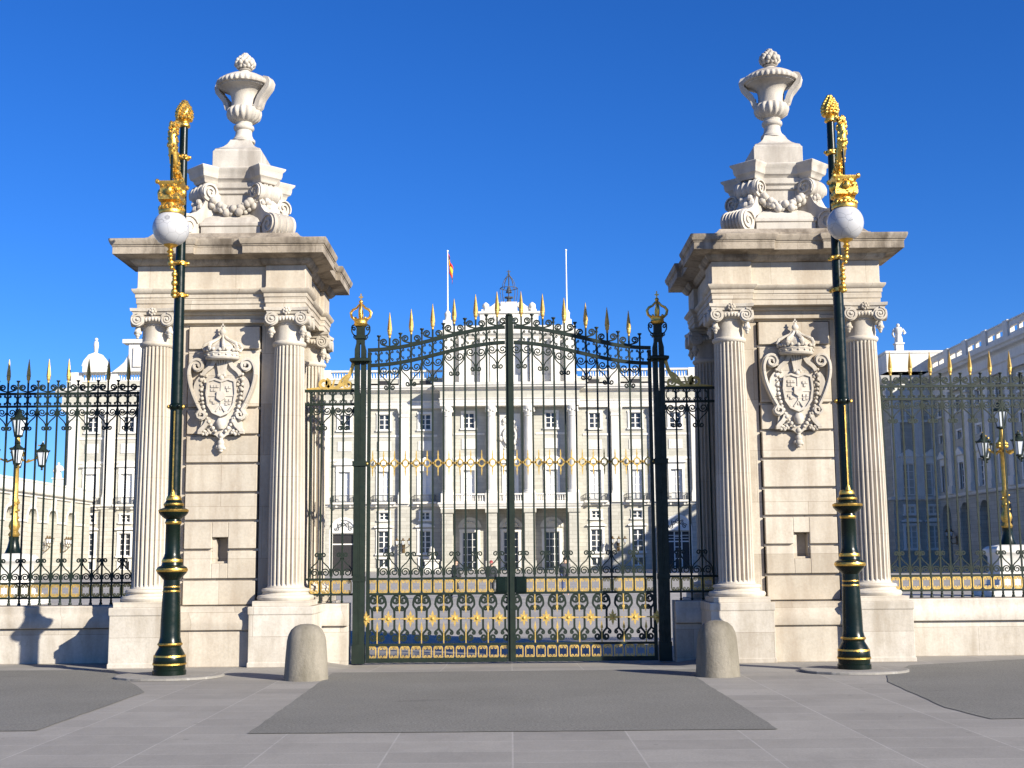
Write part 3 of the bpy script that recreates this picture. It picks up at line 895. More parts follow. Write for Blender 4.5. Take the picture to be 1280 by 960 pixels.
post2['label'] = 'iron gate post with crown in the shade beside the right pier'

def rail_panel(t, x0, x1, zt, zr2, z_mr, z_br, z_ft, bars, spears, gold):
    for z, h in ((zt,.021),(zr2,.019),(z_mr,.017),(z_br,.017)):
        f = MB(); f.box(x0, x1, -.022, .022, z-h, z+h)
        f.obj('rail', M['iron'], t)
    for k, x in enumerate(bars):
        sp = spears and k % 2 == 0
        h = zt + (.22 if sp else .03) - z_ft
        p = place('picket', bar_data(h, .027), t, (x, 0, z_ft))
        if sp: place('spear_tip', SPEAR, p, (0,0,h))
        elif spears: place('picket_cap', CAP, p, (0,0,zt+.235-z_ft))
        if k % 2 == 0:
            place('scroll_ornament', LY_DN, t, (x, -.004, zr2-.018)); place('scroll_ornament', LY_UP, t, (x, -.004, z_mr+.015))
            if spears:
                place('crest_scroll', CREST, t, (x, 0, zt+.02)); place('crest_scroll', CRESTM, t, (x, 0, zt+.02))
        place('picket_foot', FOOT, t, (x, 0, z_ft))
    for x in gold:
        place('curl_ornament', CURL, t, (x, 0, (zt+zr2)/2))
        place('gilded_panel', GP_T, t, (x, -.004, (z_mr+z_br)/2))
fb = MB(); fb.lathe([(.030,-.02),(.030,0.0),(.016,.03),(.022,.04),(.022,.055),(.01,.06)], 10)
FOOT = fb.data('picket_foot', M['iron'], 40)

def make_side(sg, label):
    t = thing('side_railing', label, 'railing', (sg*2.53*GK, GY, .92*GK+GZ), 'short railings beside the gate posts'); t.scale = (GK, GK, GK)
    X = lambda x: sg*(x-2.53)
    xs = sorted((X(2.53), X(3.34)))
    bars = [X(2.70), X(2.876), X(3.052), X(3.228)]
    gold = [X(2.62), X(2.788), X(2.964), X(3.14)]
    rail_panel(t, xs[0], xs[1], 4.35-.92, 4.13-.92, Z3-.92, Z4-.92, .0, bars, False, gold)
    b = MB()                                # gilded scroll bracket on top
    P = spiral(3.02, 4.47-.0, .03, .10, PI*1.4, -1.35, 22)
    P = P + bez(P[-1], (3.02,4.37), (2.84,4.36), (2.72,4.46), 10)[1:] + bez((2.72,4.46),(2.62,4.54),(2.58,4.66),(2.55,4.80), 8)[1:]
    b.ribbon([(X(x), z-.92) for x, z in P], .020, .022, taper=1.3)
    P = spiral(2.63, 4.45, .02, .075, PI*1.5, 1.2, 16) + bez((2.70,4.47),(2.72,4.56),(2.60,4.58),(2.56,4.70), 8)
    b.ribbon([(X(x), z-.92) for x, z in P], .017, .02)
    b.ribbon([(X(x), z-.92) for x, z in bez((2.78,4.43),(2.76,4.52),(2.70,4.60),(2.62,4.62),8)], .02, .02, taper=.4)
    b.ribbon([(X(x), z-.92) for x, z in bez((2.90,4.40),(2.85,4.47),(2.88,4.50),(2.84,4.54),8)], .018, .02, taper=.4)
    b.ribbon([(X(x), z-.92) for x, z in bez((3.10,4.40),(3.16,4.37),(3.22,4.40),(3.28,4.37),8)], .02, .02, taper=.6)
    b.box(min(X(2.54),X(3.3)), max(X(2.54),X(3.3)), -.018,.018, 4.372-.92, 4.392-.92)
    b.obj('scroll_bracket', M['goldpaint'], t)
    return t
make_side(-1, 'short iron railing with a bright gold scroll between left gate post and left pier')
make_side(1, 'short iron railing with a scroll in shade between right gate post and right pier')

FY = 21.4; FK = FY/22.35; FZ = 1.6*(1-FK)
def make_fence(sg, label):
    t = thing('iron_railing', label, 'railing', (sg*6.40*FK, FY, .92*FK+FZ), 'long iron railings beyond the piers'); t.scale = (FK, FK, FK)
    X = lambda x: sg*(x-6.40)
    nb = 26
    bars = [X(6.72-.176*0+.176*k) for k in range(-1, nb)]
    bars = bars[1:] 
    gold = [X(6.72+.176*(k+.5)) for k in range(-1, nb)]
    xs = sorted((X(5.97), X(6.72+.176*nb)))
    rail_panel(t, xs[0], xs[1], 4.57-.92, 4.345-.92, 1.27-.92, 1.02-.92, .0, bars, True, gold)
    for q in (6.544, 6.368, 6.192):
        place('picket', bar_data(3.68,.027), t, (X(q),0,0)); place('picket_foot', FOOT, t, (X(q),0,0)); place('curl_ornament', CURL, t, (X(q-.088),0,3.54))
    for q in (6.368, 6.016): place('scroll_ornament', LY_DN, t, (X(q), -.004, 3.41)); place('scroll_ornament', LY_UP, t, (X(q), -.004, .365))
    return t
make_fence(-1, 'long dark iron railing with spear tips left of the left pier, against the sky')
make_fence(1, 'long iron railing with gold spear tips right of the right pier, before the wing')

# ------------------------------------------------------------------ tall street lamps
def make_lamp(sg, label):
    t = thing('street_lamp', label, 'street lamp', (sg*4.85, 18.5, 0), 'tall green and gold lamps before the piers')
    b = MB(); rr = random.Random(11)
    pts = [(.76*math.cos(2*PI*k/40)*(1+rr.uniform(-.012,.012)), .62*math.sin(2*PI*k/40)*(1+rr.uniform(-.012,.012))) for k in range(40)]
    b.loft(pts, [(0,.0),(0,.028),(-.02,.035)])
    b.obj('base_slab', M['slab'], t)
    p = MB()
    p.lathe([(.235,.02),(.235,.10),(.222,.11),(.222,.185),(.228,.20),(.225,.28),(.20,.34),(.165,.40),(.155,.42),(.16,.44),(.17,.46),(.155,.50),
             (.142,.56),(.138,.80),(.125,1.10),(.118,1.20),(.115,1.36),(.15,1.40),(.205,1.46),(.218,1.50),(.205,1.54),(.15,1.57),(.14,1.62),(.135,1.66),(.12,1.69),
             (.108,1.74),(.104,2.16),(.115,2.18),(.105,2.22),(.16,2.26),(.205,2.31),(.212,2.345),(.19,2.37),(.13,2.39),(.135,2.42),(.14,2.44),(.12,2.47),(.105,2.50),(.09,2.56),(.088,2.62),(.086,3.8)], 36)
    p.obj('post_base', M['green'], t, 40)
    q = MB()
    q.lathe([(.086,3.8),(.075,5.5),(.064,7.2),(.058,8.12)], 24)
    q.lathe([(.086,3.80),(.105,3.83),(.105,3.87),(.083,3.90)], 24)
    for a in range(6):
        q.ball((.115*math.cos(a*PI/3), .115*math.sin(a*PI/3), 3.85), .026)
    q.obj('post', M['green'], t, 40)
    for zs in ([(.236,.175),(.236,.198)], [(.226,.285),(.222,.31)], [(.168,.445),(.178,.46),(.168,.478)], [(.121,1.19),(.127,1.20),(.121,1.215)], [(.117,1.255),(.122,1.262),(.117,1.275)],
               [(.214,1.475),(.224,1.50),(.214,1.525)], [(.143,1.61),(.148,1.63),(.138,1.655)], [(.107,2.15),(.119,2.175),(.108,2.20)], [(.208,2.325),(.217,2.345),(.205,2.362)], [(.136,2.415),(.146,2.43),(.136,2.45)], [(.108,2.495),(.112,2.51),(.096,2.55),(.06,2.60)]):
        g = MB(); g.lathe(zs, 36); g.obj('gold_band', M['gold'], t, 40)
    g = MB()
    g.box(-.009,.009,-.097,-.070,2.56,3.78); g.lathe([(.05,2.55),(.03,2.60),(.012,2.68)], 12, c=(0,-.07,0))
    g.ball((-.105,-.03,3.85), .028); g.ball((.105,-.03,3.85), .028)
    g.obj('gold_strip', M['gold'], t)
    for z in (5.5, 5.98):
        g = MB(); g.lathe([(.076,z-.035),(.095,z-.025),(.095,z+.025),(.076,z+.035)], 20)
        for k in range(5): g.ball((.11*math.cos(k*1.26), .11*math.sin(k*1.26), z), .028)
        g.obj('gold_clamp', M['gold'], t, 45)
    g = MB()
    g.lathe([(.062,7.55),(.088,7.57),(.088,7.62),(.062,7.64)], 20)
    for k in range(6): g.ball((.10*math.cos(k*1.05), .10*math.sin(k*1.05), 7.6), .026)
    g.obj('gold_clamp', M['gold'], t, 45)
    # pine cone on top
    c = MB()
    c.lathe([(.062,8.06),(.09,8.08),(.09,8.11),(.075,8.12),(.07,8.15),(.10,8.17)], 20)
    c.lathe([(.07,8.16),(.11,8.22),(.105,8.33),(.06,8.44),(.01,8.50)], 14)
    for r in range(7):
        rr_ = (.105,.115,.115,.105,.085,.06,.03)[r]; z = 8.20+r*.043
        for k in range(11-r):
            a = 2*PI*(k+.5*(r % 2))/(11-r); c.ball((rr_*math.cos(a), rr_*math.sin(a), z), .028, 6, 4, (1,1,1.3))
    c.obj('pine_cone_finial', M['gold'], t, 50)
    # arm: the globe hangs in front of the post, a little outwards
    gx, gy = sg*.04, -.42
    d = Vector((gx, gy, 0)); dn = d.normalized(); side = Vector((-dn.y, dn.x, 0))
    L = MB(); rl = random.Random(4)
    path = bez((.02,7.02),(.10,7.35),(.55,7.45),(.50,7.95),14)
    path = [(.06,6.98),(.13,7.15),(.27,7.28),(.38,7.45),(.44,7.64),(.45,7.82),(.40,7.97),(.34,8.02)]
    P3 = [dn*a + Vector((0,0,z)) for a, z in path]
    L.tube(P3, [.03,.045,.06,.07,.074,.066,.05,.02], 8)
    for i in range(150):
        k = rl.uniform(1,6.9); i0 = int(k); q = P3[i0].lerp(P3[i0+1], k-i0)
        a = rl.uniform(0, 2*PI)
        L.ball(tuple(q + side*.066*math.cos(a) + dn*.07*math.sin(a)), rl.uniform(.014,.026), 6, 4, (1,1,1.4))
    L.obj('leaf_bracket', M['gold'], t, 50)
    A = MB()
    A.tube([dn*a + Vector((0,0,z)) for a, z in ((.04,6.92),(.2,6.95),(.44,6.98))], .025, 8)
    A.tube([dn*a + Vector((0,0,z)) for a, z in ((.46,7.5),(.47,7.2),(.45,7.05))], .018, 8)
    A.obj('arm', M['green'], t, 45)
    K = MB(); n = 28
    K.lathe([(.13,6.60),(.205,6.61),(.215,6.64),(.20,6.67),(.19,6.69),(.165,6.72),(.155,6.76)], n, c=(gx,gy,0))
    for k in range(18):
        a = 2*PI*k/18; K.ball((gx+.195*math.cos(a), gy+.195*math.sin(a), 6.69), .03, 6, 4, (1,1,1.2))
    K.loft(SQ(.14), [(0,6.72),(.01,6.78),(.045,6.80),(.05,6.86),(.02,6.90),(.025,7.0),(.065,7.04),(.07,7.07),(.0,7.08)], c=(gx,gy))
    rk = random.Random(9)
    for k in range(4):
        a = PI/2*k
        for j in range(16):
            u, v = rk.uniform(-.15,.15), rk.uniform(6.81,7.06)
            x, y = .165, u
            K.ball((gx+x*math.cos(a)-y*math.sin(a), gy+x*math.sin(a)+y*math.cos(a), v), rk.uniform(.025,.045), 6, 4)
        K.ball((gx+.18*math.cos(a), gy+.18*math.sin(a), 6.93), .07, 8, 6)
        for (cx, cy) in ((.2,.2),):
            K.ball((gx+cx*math.cos(a)-cy*math.sin(a), gy+cx*math.sin(a)+cy*math.cos(a), 7.06), .04, 6, 4)
    K.xf(Matrix.Translation((gx,gy,0)) @ Matrix.Diagonal((.86,.86,1,1)) @ Matrix.Translation((-gx,-gy,0)))
    K.obj('globe_crown', M['gold'], t, 50)
    G = MB(); G.ball((gx,gy,6.40), .262, 40, 26); G.obj('globe', M['globe'], t, 80)
    F = MB()
    F.lathe([(.02,5.98),(.045,6.0),(.03,6.03),(.055,6.06),(.03,6.09),(.04,6.12),(.09,6.14),(.11,6.17)], 16, c=(gx,gy,0))
    for k in range(9):
        q = Vector((gx,gy*(.95 if k < 3 else .42),5.97)).lerp(Vector((gx*.8, gy*.40, 5.46)), k/8)
        F.ball(tuple(q), (.032,.05,.03,.045,.032,.05,.03,.05,.04)[k], 8, 6)
    F.tube([(gx,gy,6.0),(gx,gy*.9,5.88),(gx*.8,gy*.42,5.84),(gx*.8,gy*.40,5.46),(0,-.08,5.46)], [.018,.018,.018,.016,.01], 6)
    F.tube([(gx*.9,gy*.85,5.92),(0,0,5.98)], .014, 6)
    F.obj('pendant', M['gold'], t, 50)
    return t
make_lamp(-1, 'tall dark green and gold street lamp with white globe, before the left pier')
make_lamp(1, 'tall dark green and gold street lamp with white globe, before the right pier')

# ------------------------------------------------------------------ bollards
def bollard(x, label):
    b = MB()
    b.lathe([(.305,-.01),(.30,.05),(.285,.30),(.268,.52),(.25,.60),(.215,.67),(.16,.72),(.09,.745),(.02,.752)], 40)
    o = b.obj('stone_bollard', M['granite'], None, 60, loc=(x, 17.97, 0))
    return tag(o, label, 'bollard', 'stone bollards before the gate')
bollard(-2.83, 'rounded stone bollard before the left gate post, left of the asphalt strip')
bollard(2.83, 'rounded stone bollard before the right gate post, right of the asphalt strip')

# ------------------------------------------------------------------ palace
FP = 212.0
def wallgrid(b, x0, x1, z0, z1, y, ops, dep):
    xs = sorted({x0, x1, *[o[0] for o in ops], *[o[1] for o in ops]}); xs = [x for x in xs if x0 <= x <= x1]
    zs = sorted({z0, z1, *[o[2] for o in ops], *[o[3] for o in ops]}); zs = [z for z in zs if z0 <= z <= z1]
    for i in range(len(xs)-1):
        cx = (xs[i]+xs[i+1])/2
        col = [o for o in ops if o[0] < cx < o[1]]
        zz = sorted({z0, z1, *[o[2] for o in col], *[o[3] for o in col]}); zz = [z for z in zz if z0 <= z <= z1]
        for j in range(len(zz)-1):
            cz = (zz[j]+zz[j+1])/2
            if any(o[2] < cz < o[3] for o in col): continue
            b.add([(xs[i],y,zz[j]),(xs[i+1],y,zz[j]),(xs[i+1],y,zz[j+1]),(xs[i],y,zz[j+1])], [(0,1,2,3)])
    for a, c, e, f in ops:
        b.add([(a,y,e),(c,y,e),(c,y,f),(a,y,f),(a,y+dep,e),(c,y+dep,e),(c,y+dep,f),(a,y+dep,f)],
              [(0,4,5,1),(1,5,6,2),(2,6,7,3),(3,7,4,0),(4,7,6,5)])

def window_data(w, h, cols, rows, trim=.32, sill=True, ped=0, pm='glass'):
    f = MB(); g = MB()
    f.box(-w/2-trim,-w/2,-.16,.30,0,h); f.box(w/2,w/2+trim,-.16,.30,0,h)
    f.box(-w/2-trim-.05,w/2+trim+.05,-.18,.30,h,h+trim)
    if sill: f.box(-w/2-trim-.12,w/2+trim+.12,-.30,.30,-.25,0)
    if ped == 1:
        f.prism([(-w/2-.7,h+1.1),(w/2+.7,h+1.1),(w/2+.7,h+1.3),(0,h+2.3),(-w/2-.7,h+1.3)], -.55, .0)
        f.box(-w/2-.4,w/2+.4,-.2,.0,h+.33,h+1.1)
    if ped == 2:
        pts = [(-w/2-.7,h+1.1),(w/2+.7,h+1.1)] + [((w/2+.7)*math.cos(PI*k/12), h+1.25+1.1*math.sin(PI*k/12)) for k in range(13)]
        f.prism(pts, -.55, .0); f.box(-w/2-.4,w/2+.4,-.2,.0,h+.33,h+1.1)
    if ped == 3:
        f.prism([(-w/2-.65,h+.55),(w/2+.65,h+.55),(w/2+.65,h+.75),(w/2+.3,h+.9),(.5,h+1.15),(-.5,h+1.15),(-w/2-.3,h+.9),(-w/2-.65,h+.75)], -.45, .0)
    for i in range(1, cols):
        x = -w/2+w*i/cols; t = .11 if i*2 == cols else .05
        f.box(x-t, x+t, .20, .30, 0, h)
    for j in range(1, rows):
        z = h*j/rows; f.box(-w/2, w/2, .22, .298, z-.05, z+.05)
    f.box(-w/2,-w/2+.14,.18,.302,0,h); f.box(w/2-.14,w/2,.18,.302,0,h); f.box(-w/2,w/2,.18,.301,0,.14); f.box(-w/2,w/2,.18,.301,h-.14,h)
    g.box(-w/2,w/2,.305,.34,0,h)
    return f.data('window', M['frame']), g.data('pane', M[pm])
W_BASE = window_data(1.8, 1.4, 2, 1, .25, False)
W_MAIN = window_data(1.9, 3.7, 2, 4, .32, True, 3)
W_SQ = window_data(1.55, 1.25, 2, 2, .28)
W_NOB = window_data(1.9, 5.0, 2, 4, .38, False, 1, 'blind')
W_NOB2 = window_data(1.9, 5.0, 2, 4, .38, False, 2, 'blind')
W_UP = window_data(1.9, 2.6, 2, 3, .32, True, 0)
LV = [(W_BASE,1.8,.55,1.95),(W_MAIN,1.9,2.8,6.5),(W_SQ,1.55,8.3,9.55),(W_NOB,1.9,11.3,16.3),(W_UP,1.9,23.2,25.8)]
def put_window(d, parent, x, y, z):
    f = place('window', d[0], parent, (x, y, z)); place('pane', d[1], f, (0,0,0)); return f

pal = thing('palace', 'long white stone royal palace with pilasters and rows of windows behind the gate', 'palace', (0, FP, 0))
P0 = FP                                   # parts are built relative to the palace base
pil_x = [17.6, 24.2, 30.8] + [30.8+5.94*k for k in range(1, 8)]
pil_x[-1] = 72.4
bay_x = [14.1, 20.9, 27.5] + [(pil_x[i]+pil_x[i+1])/2 for i in range(2, 9)]
opsL, opsU = [], []
for sg in (-1,1):
    for i, x in enumerate(bay_x):
        X = sg*x
        if i == 2:
            opsL.append((X-1.8,X+1.8,0,6.0))
        else:
            for d, w_, z0, z1 in LV[:3]: opsL.append((X-w_/2,X+w_/2,z0,z1))
        for d, w_, z0, z1 in LV[3:]: opsU.append((X-w_/2,X+w_/2,z0,z1))
for sg in (-1,1):
    low, up = MB(), MB()
    xa, xb = sorted((sg*11.0, sg*73.8))
    wallgrid(low, xa, xb, -.12, 10.5, 0, [o for o in opsL if o[0]*sg > 0], .34)
    wallgrid(up, xa, xb, 10.5, 31.0, 0, [o for o in opsU if o[0]*sg > 0], .34)
    x = sg*73.8
    for bb, z0, z1 in ((low,-.12,10.5),(up,10.5,33.0)):
        bb.add([(x,0,z0),(x,40,z0),(x,40,z1),(x,0,z1)], [(0,1,2,3) if sg > 0 else (3,2,1,0)])
    low.obj('ground_storey_wall', M['rust'], pal); up.obj('upper_wall', M['wall'], pal)
roof = MB(); roof.box(-73,73,1.2,39,30.2,30.9); roof.obj('roof', M['wall'], pal)
hid = MB(); hidp = MB()
def add_data(mb, me, loc):
    mb.add([(v.co.x+loc[0], v.co.y+loc[1], v.co.z+loc[2]) for v in me.vertices], [tuple(p.vertices) for p in me.polygons])
rail_b = MB()
rail_b.box(-1.75,1.75,-1.0,-.96,1.15,1.25); rail_b.box(-1.75,1.75,-1.0,-.96,.12,.2)
for k in range(19): rail_b.box(-1.75+k*.194-.03,-1.75+k*.194+.03,-1.0,-.95,.1,1.2)
for sx in (-1.75,1.75): rail_b.box(sx-.04,sx+.04,-.98,-.02,1.15,1.25); rail_b.box(sx-.04,sx+.04,-.98,-.02,.1,.2); [rail_b.box(sx-.03,sx+.03,-.9+q*.22,-.85+q*.22,.1,1.2) for q in range(4)]
RAILD = rail_b.data('railing', M['rail'])
bs = MB(); bs.box(-1.95,1.95,-1.1,0,-.22,.1); bs.box(-1.3,-1.0,-.8,0,-.7,-.22); bs.box(1.0,1.3,-.8,0,-.7,-.22)
BALD = bs.data('balcony', M['white'])
fd = MB()
fd.box(-1.78,1.78,.2,.33,0,6.0)
FDOOR = fd.data('door', M['dark'])
df = MB()
df.box(-2.3,-1.8,-.3,.3,0,6.2); df.box(1.8,2.3,-.3,.3,0,6.2); df.box(-2.3,2.3,-.32,.3,6.2,6.5)
df.prism([(1.95*math.cos(PI*k/16), 6.5+1.95*math.sin(PI*k/16)) for k in range(17)], -.08, .0)
df.ribbon([(2.1*math.cos(PI*k/16), 6.5+2.1*math.sin(PI*k/16)) for k in range(17)], .2, .14, -.14)
df.box(-1.8,1.8,.12,.25,4.3,4.5)
DFR = df.data('door_surround', M['frame'])
dfan = MB()
for k in range(5):
    a = PI*(k+.5)/5
    dfan.ribbon(spiral(1.15*math.cos(a), 6.55+1.15*math.sin(a), .42, .06, a, 1.4, 16), .07, .04, -.1)
DFAN = dfan.data('fanlight', M['rail'])
dmull = MB()
for k in (-.6,.6): dmull.box(k-.09,k+.09,.12,.21,0,6.0)
for z in (1.6,2.6,3.5,5.2): dmull.box(-.6,.6,.14,.21,z-.06,z+.06)
for z in (4.9,5.4): dmull.box(-1.78,1.78,.14,.215,z-.05,z+.05)
DMULL = dmull.data('glazing_bars', M['frame'])
for sg in (-1,1):
    for i, x in enumerate(bay_x):
        X = sg*x
        shown = i <= 3 or (sg < 0 and i >= 8)
        for li, (d, w_, z0, z1) in enumerate(LV):
            if i == 2 and li < 3: continue
            if li == 3 and i in (1,): d = W_NOB2
            if shown: put_window(d, pal, X, 0, z0)
            else: add_data(hid, d[0], (X,0,z0)); add_data(hidp, d[1], (X,0,z0))
        if i == 2:
            o = place('door', FDOOR, pal, (X,0,0)); place('door_surround', DFR, o); place('fanlight', DFAN, o)
            if sg > 0: place('glazing_bars', DMULL, o)
        tr = MB()
        tr.box(X-1.15,X+1.15,-.10,0,19.7,21.3); tr.box(X-.8,X+.8,-.14,-.1,20.0,21.0)
        tr.obj('blank_panel', M['white'], pal)
        b1 = place('balcony', BALD, pal, (X,0,11.1)); place('railing', RAILD, b1)
ho = hid.obj('window', M['frame'], pal); ho['kind'] = 'stuff'
hp = hidp.obj('pane', M['glass'], ho)
for sg in (-1,1):
    for x in pil_x:
        p = MB(); X = sg*x; w_ = .78
        p.box(X-w_,X+w_,-.65,0,10.9,26.1); p.box(X-w_-.18,X+w_+.18,-.85,0,10.9,12.4); p.box(X-w_-.08,X+w_+.08,-.74,0,12.4,12.8)
        p.loft([(X-w_,-.65),(X+w_,-.65),(X+w_,0),(X-w_,0)], [(.05,25.2),(.12,25.35),(.05,25.5),(.02,25.7),(.2,26.2),(.28,26.5),(.28,26.7)])
        p.obj('pilaster', M['white'], pal, bevel=.03)
        q = MB(); q.box(X-1.0,X+1.0,-.5,0,-.12,10.4); q.obj('ground_pilaster', M['rust'], pal)
# string course, entablature, parapet for each side range
for sg in (-1,1):
    a, c = sorted((sg*11.3, sg*74.0))
    s = MB(); plz = [(a,-.02),(c,-.02),(c,1),(a,1)]
    s.loft(plz, [(.1,10.4),(.35,10.45),(.45,10.6),(.45,10.95),(.3,11.0),(.05,11.05)])
    s.obj('string_course', M['white'], pal)
    s = MB()
    s.loft(plz, [(.55,26.71),(.55,27.2),(.6,27.25),(.6,27.7),(.75,27.9),(.75,28.0)]); s.obj('architrave', M['white'], pal)
    s = MB(); s.loft(plz, [(.5,28.0),(.5,29.2)]); s.obj('frieze', M['wall'], pal)
    s = MB(); s.loft(plz, [(.55,29.2),(.7,29.4),(1.0,29.5),(1.35,29.75),(1.4,30.0),(1.55,30.05),(1.6,30.3),(1.65,30.5),(.2,30.6)]); s.obj('cornice', M['white'], pal)
    s = MB()
    s.box(a,c,.0,.9,30.58,31.7)
    s.obj('parapet', M['wall'], pal)
    s = MB(); s.box(a,c,-.1,.8,31.7,31.9); s.box(a,c,-.1,.8,32.95,33.25)
    edges = sorted([sg*11.3] + [sg*x for x in pil_x])
    for x in pil_x: s.box(sg*x-.9, sg*x+.9, -.15, .85, 30.62, 33.3)
    for i in range(len(edges)-1):
        p0, p1 = edges[i]+1.0, edges[i+1]-1.0
        n = int((p1-p0)/.42)
        for k in range(n+1):
            x = p0+(p1-p0)*k/max(1,n)
            s.lathe([(.09,31.9),(.15,32.15),(.09,32.45),(.07,32.7),(.13,32.95)], 6, c=(x,.3,0), cap=False)
    s.obj('balustrade', M['white'], pal)
    for i in (0,1,2): # round holes and drains seen in the parapet
        h = MB(); X = sg*bay_x[i]; h.box(X-.9,X+.9,-.06,.02,30.75,31.45); h.obj('parapet_vent', M['dark'], pal)
    for z in (18.0, 22.0):
        s = MB()
        ed = sorted([sg*11.3] + [sg*x for x in pil_x])
        for i in range(len(ed)-1): s.box(ed[i]+.8, ed[i+1]-.8, -.12, 0, z, z+.35)
        s.obj('band_course', M['white'], pal)
# ---- central block
ce = MB()
cops = [(-1.3,1.3,0.05,7.0),(-8.1,-5.5,.05,6.4),(5.5,8.1,.05,6.4)]
wallgrid(ce, -11.3, 11.3, -.12, 10.2, 1.4, cops, .4)
cu = [(s_*6.8-.95, s_*6.8+.95, z0, z1) for s_ in (-1,1) for z0, z1 in ((11.3,16.3),(23.2,25.8))] + [(-.95,.95,11.3,16.3)]
cw = MB(); wallgrid(cw, -11.3, 11.3, 10.2, 31.0, -1.4, cu, .34)
cw.box(-11.3,11.3,-1.39,1.6,10.12,10.2)
for s_ in (-1,1):
    x = s_*11.3
    cw.add([(x,-1.4,10.2),(x,.5,10.2),(x,.5,31),(x,-1.4,31)], [(0,1,2,3) if s_ > 0 else (3,2,1,0)])
    ce.add([(x,-.9,-.12),(x,1.4,-.12),(x,1.4,10.2),(x,-.9,10.2)], [(0,1,2,3) if s_ > 0 else (3,2,1,0)])
ce.obj('porch_wall', M['rust'], pal); cw.obj('central_wall', M['wall'], pal)
for s_ in (-1,1):
    put_window(W_NOB2, pal, s_*6.8, -1.4, 11.3); put_window(W_UP, pal, s_*6.8, -1.4, 23.2)
    tr = MB(); X = s_*6.8
    tr.box(X-1.2,X+1.2,-1.52,-1.4,19.8,21.5); tr.box(X-2.6,X+2.6,-1.5,-1.4,18.0,18.4); tr.box(X-2.6,X+2.6,-1.5,-1.4,22.1,22.45)
    tr.obj('blank_panel', M['white'], pal)
put_window(W_NOB2, pal, 0, -1.4, 11.3)
W_DR = window_data(2.5, 6.2, 3, 5, .45, False, 0)
for x, z in ((0,.05),(-6.8,.05),(6.8,.05)): 
    f = place('door', W_DR[0], pal, (x,1.4,z)); place('pane', W_DR[1], f)
    q = MB(); q.ribbon([(x+1.75*math.cos(PI*k/14), 7.0+1.5*math.sin(PI*k/14)) for k in range(15)], .18, .12, 1.3)
    q.prism([(x+1.6*math.cos(PI*k/14), 7.0+1.35*math.sin(PI*k/14)) for k in range(15)], 1.3, 1.4)
    for k in range(9): q.ball((x+1.1*math.cos(PI*(k+.5)/9), 1.25, 7.1+.8*math.sin(PI*(k+.5)/9)), .22, 6, 4)
    q.obj('carved_lunette', M['white'], pal)
rel = MB(); rr = random.Random(2)       # carved relief between the middle columns
rel.box(-1.7,1.7,-1.55,-1.4,18.0,25.6)
for k in range(70):
    a = rr.uniform(0,2*PI); q = rr.uniform(.2,1)
    rel.ball((1.5*q*math.cos(a), -1.6, 21.7+3.6*q*math.sin(a)), rr.uniform(.15,.42), 6, 4)
rel.ribbon([(1.0*math.cos(2*PI*k/24), 21.9+1.5*math.sin(2*PI*k/24)) for k in range(24)], .15, .2, -1.8, closed=True)
rel.obj('coat_of_arms', M['white'], pal)
for x in (-10.3,-3.1,3.1,10.3):
    c = MB()
    c.box(x-1.0,x+1.0,-3.9,-1.4,10.95,12.4); c.lathe([(1.0,12.4),(1.02,12.55),(.9,12.7),(.92,12.85),(.8,12.95)], 24, c=(x,-2.75,0))
    c.lathe([(.80,12.95),(.80,17),(.76,21),(.68,25.0)], 24, c=(x,-2.75,0))
    c.lathe([(.70,25.0),(.78,25.1),(.70,25.2),(.74,25.6),(.95,26.3),(.95,26.7)], 24, c=(x,-2.75,0))
    for k in range(12): c.ball((x+.85*math.cos(PI*k/6), -2.75+.85*math.sin(PI*k/6), 25.9+.2*(k % 2)), .2, 6, 4)
    c.obj('column', M['white'], pal, 40)
    q = MB()
    q.box(x-1.0,x+1.0,-3.75,-2.0,-.12,1.5); q.box(x-.85,x+.85,-3.6,-2.1,1.5,9.2); q.box(x-1.05,x+1.05,-3.8,1.3,9.2,9.9)
    q.box(x-.6,x+.6,.6,1.395,-.1,9.2)
    q.obj('porch_pier', M['rust'], pal, bevel=.05)
    for ww, z0, z1, yb in ((1.25,26.71,28.0,-3.9),(1.2,28.0,29.2,-3.85)):
        pass
s = MB(); plc = [(-11.4,-3.75),(11.4,-3.75),(11.4,.3),(-11.4,.3)]
s.loft(plc, [(.0,9.9),(.0,10.1),(.15,10.2),(.3,10.6),(.4,10.65),(.4,10.93),(.2,10.95)]); s.obj('balcony_slab', M['white'], pal)
s = MB()
for x0, x1 in ((-9.3,-4.1),(-2.1,2.1),(4.1,9.3)):
    s.box(x0,x1,-3.75,-3.35,10.95,11.15); s.box(x0,x1,-3.8,-3.3,12.1,12.35)
    n = int((x1-x0)/.4)
    for k in range(n+1): s.lathe([(.07,11.15),(.13,11.4),(.07,11.75),(.1,12.1)], 6, c=(x0+.1+(x1-x0-.2)*k/n,-3.55,0), cap=False)
s.obj('balustrade', M['white'], pal)
s = MB(); plc2 = [(-11.45,-3.55),(11.45,-3.55),(11.45,.2),(-11.45,.2)]
s.loft(plc2, [(0,26.71),(0,27.2),(.05,27.25),(.05,27.7),(.2,27.9),(.2,28.0)]); s.obj('architrave', M['white'], pal)
s = MB(); s.loft(plc2, [(0,28.0),(0,29.2)]); s.obj('frieze', M['wall'], pal)
s = MB(); s.loft(plc2, [(.05,29.2),(.2,29.4),(.5,29.5),(.85,29.75),(.9,30.0),(1.05,30.05),(1.1,30.3),(1.15,30.5),(-.2,30.6)]); s.obj('cornice', M['white'], pal)
at = MB()
at.box(-11.2,11.2,-2.0,2.5,30.58,32.0); at.box(-10.6,10.6,-1.6,2.0,32.0,38.8)
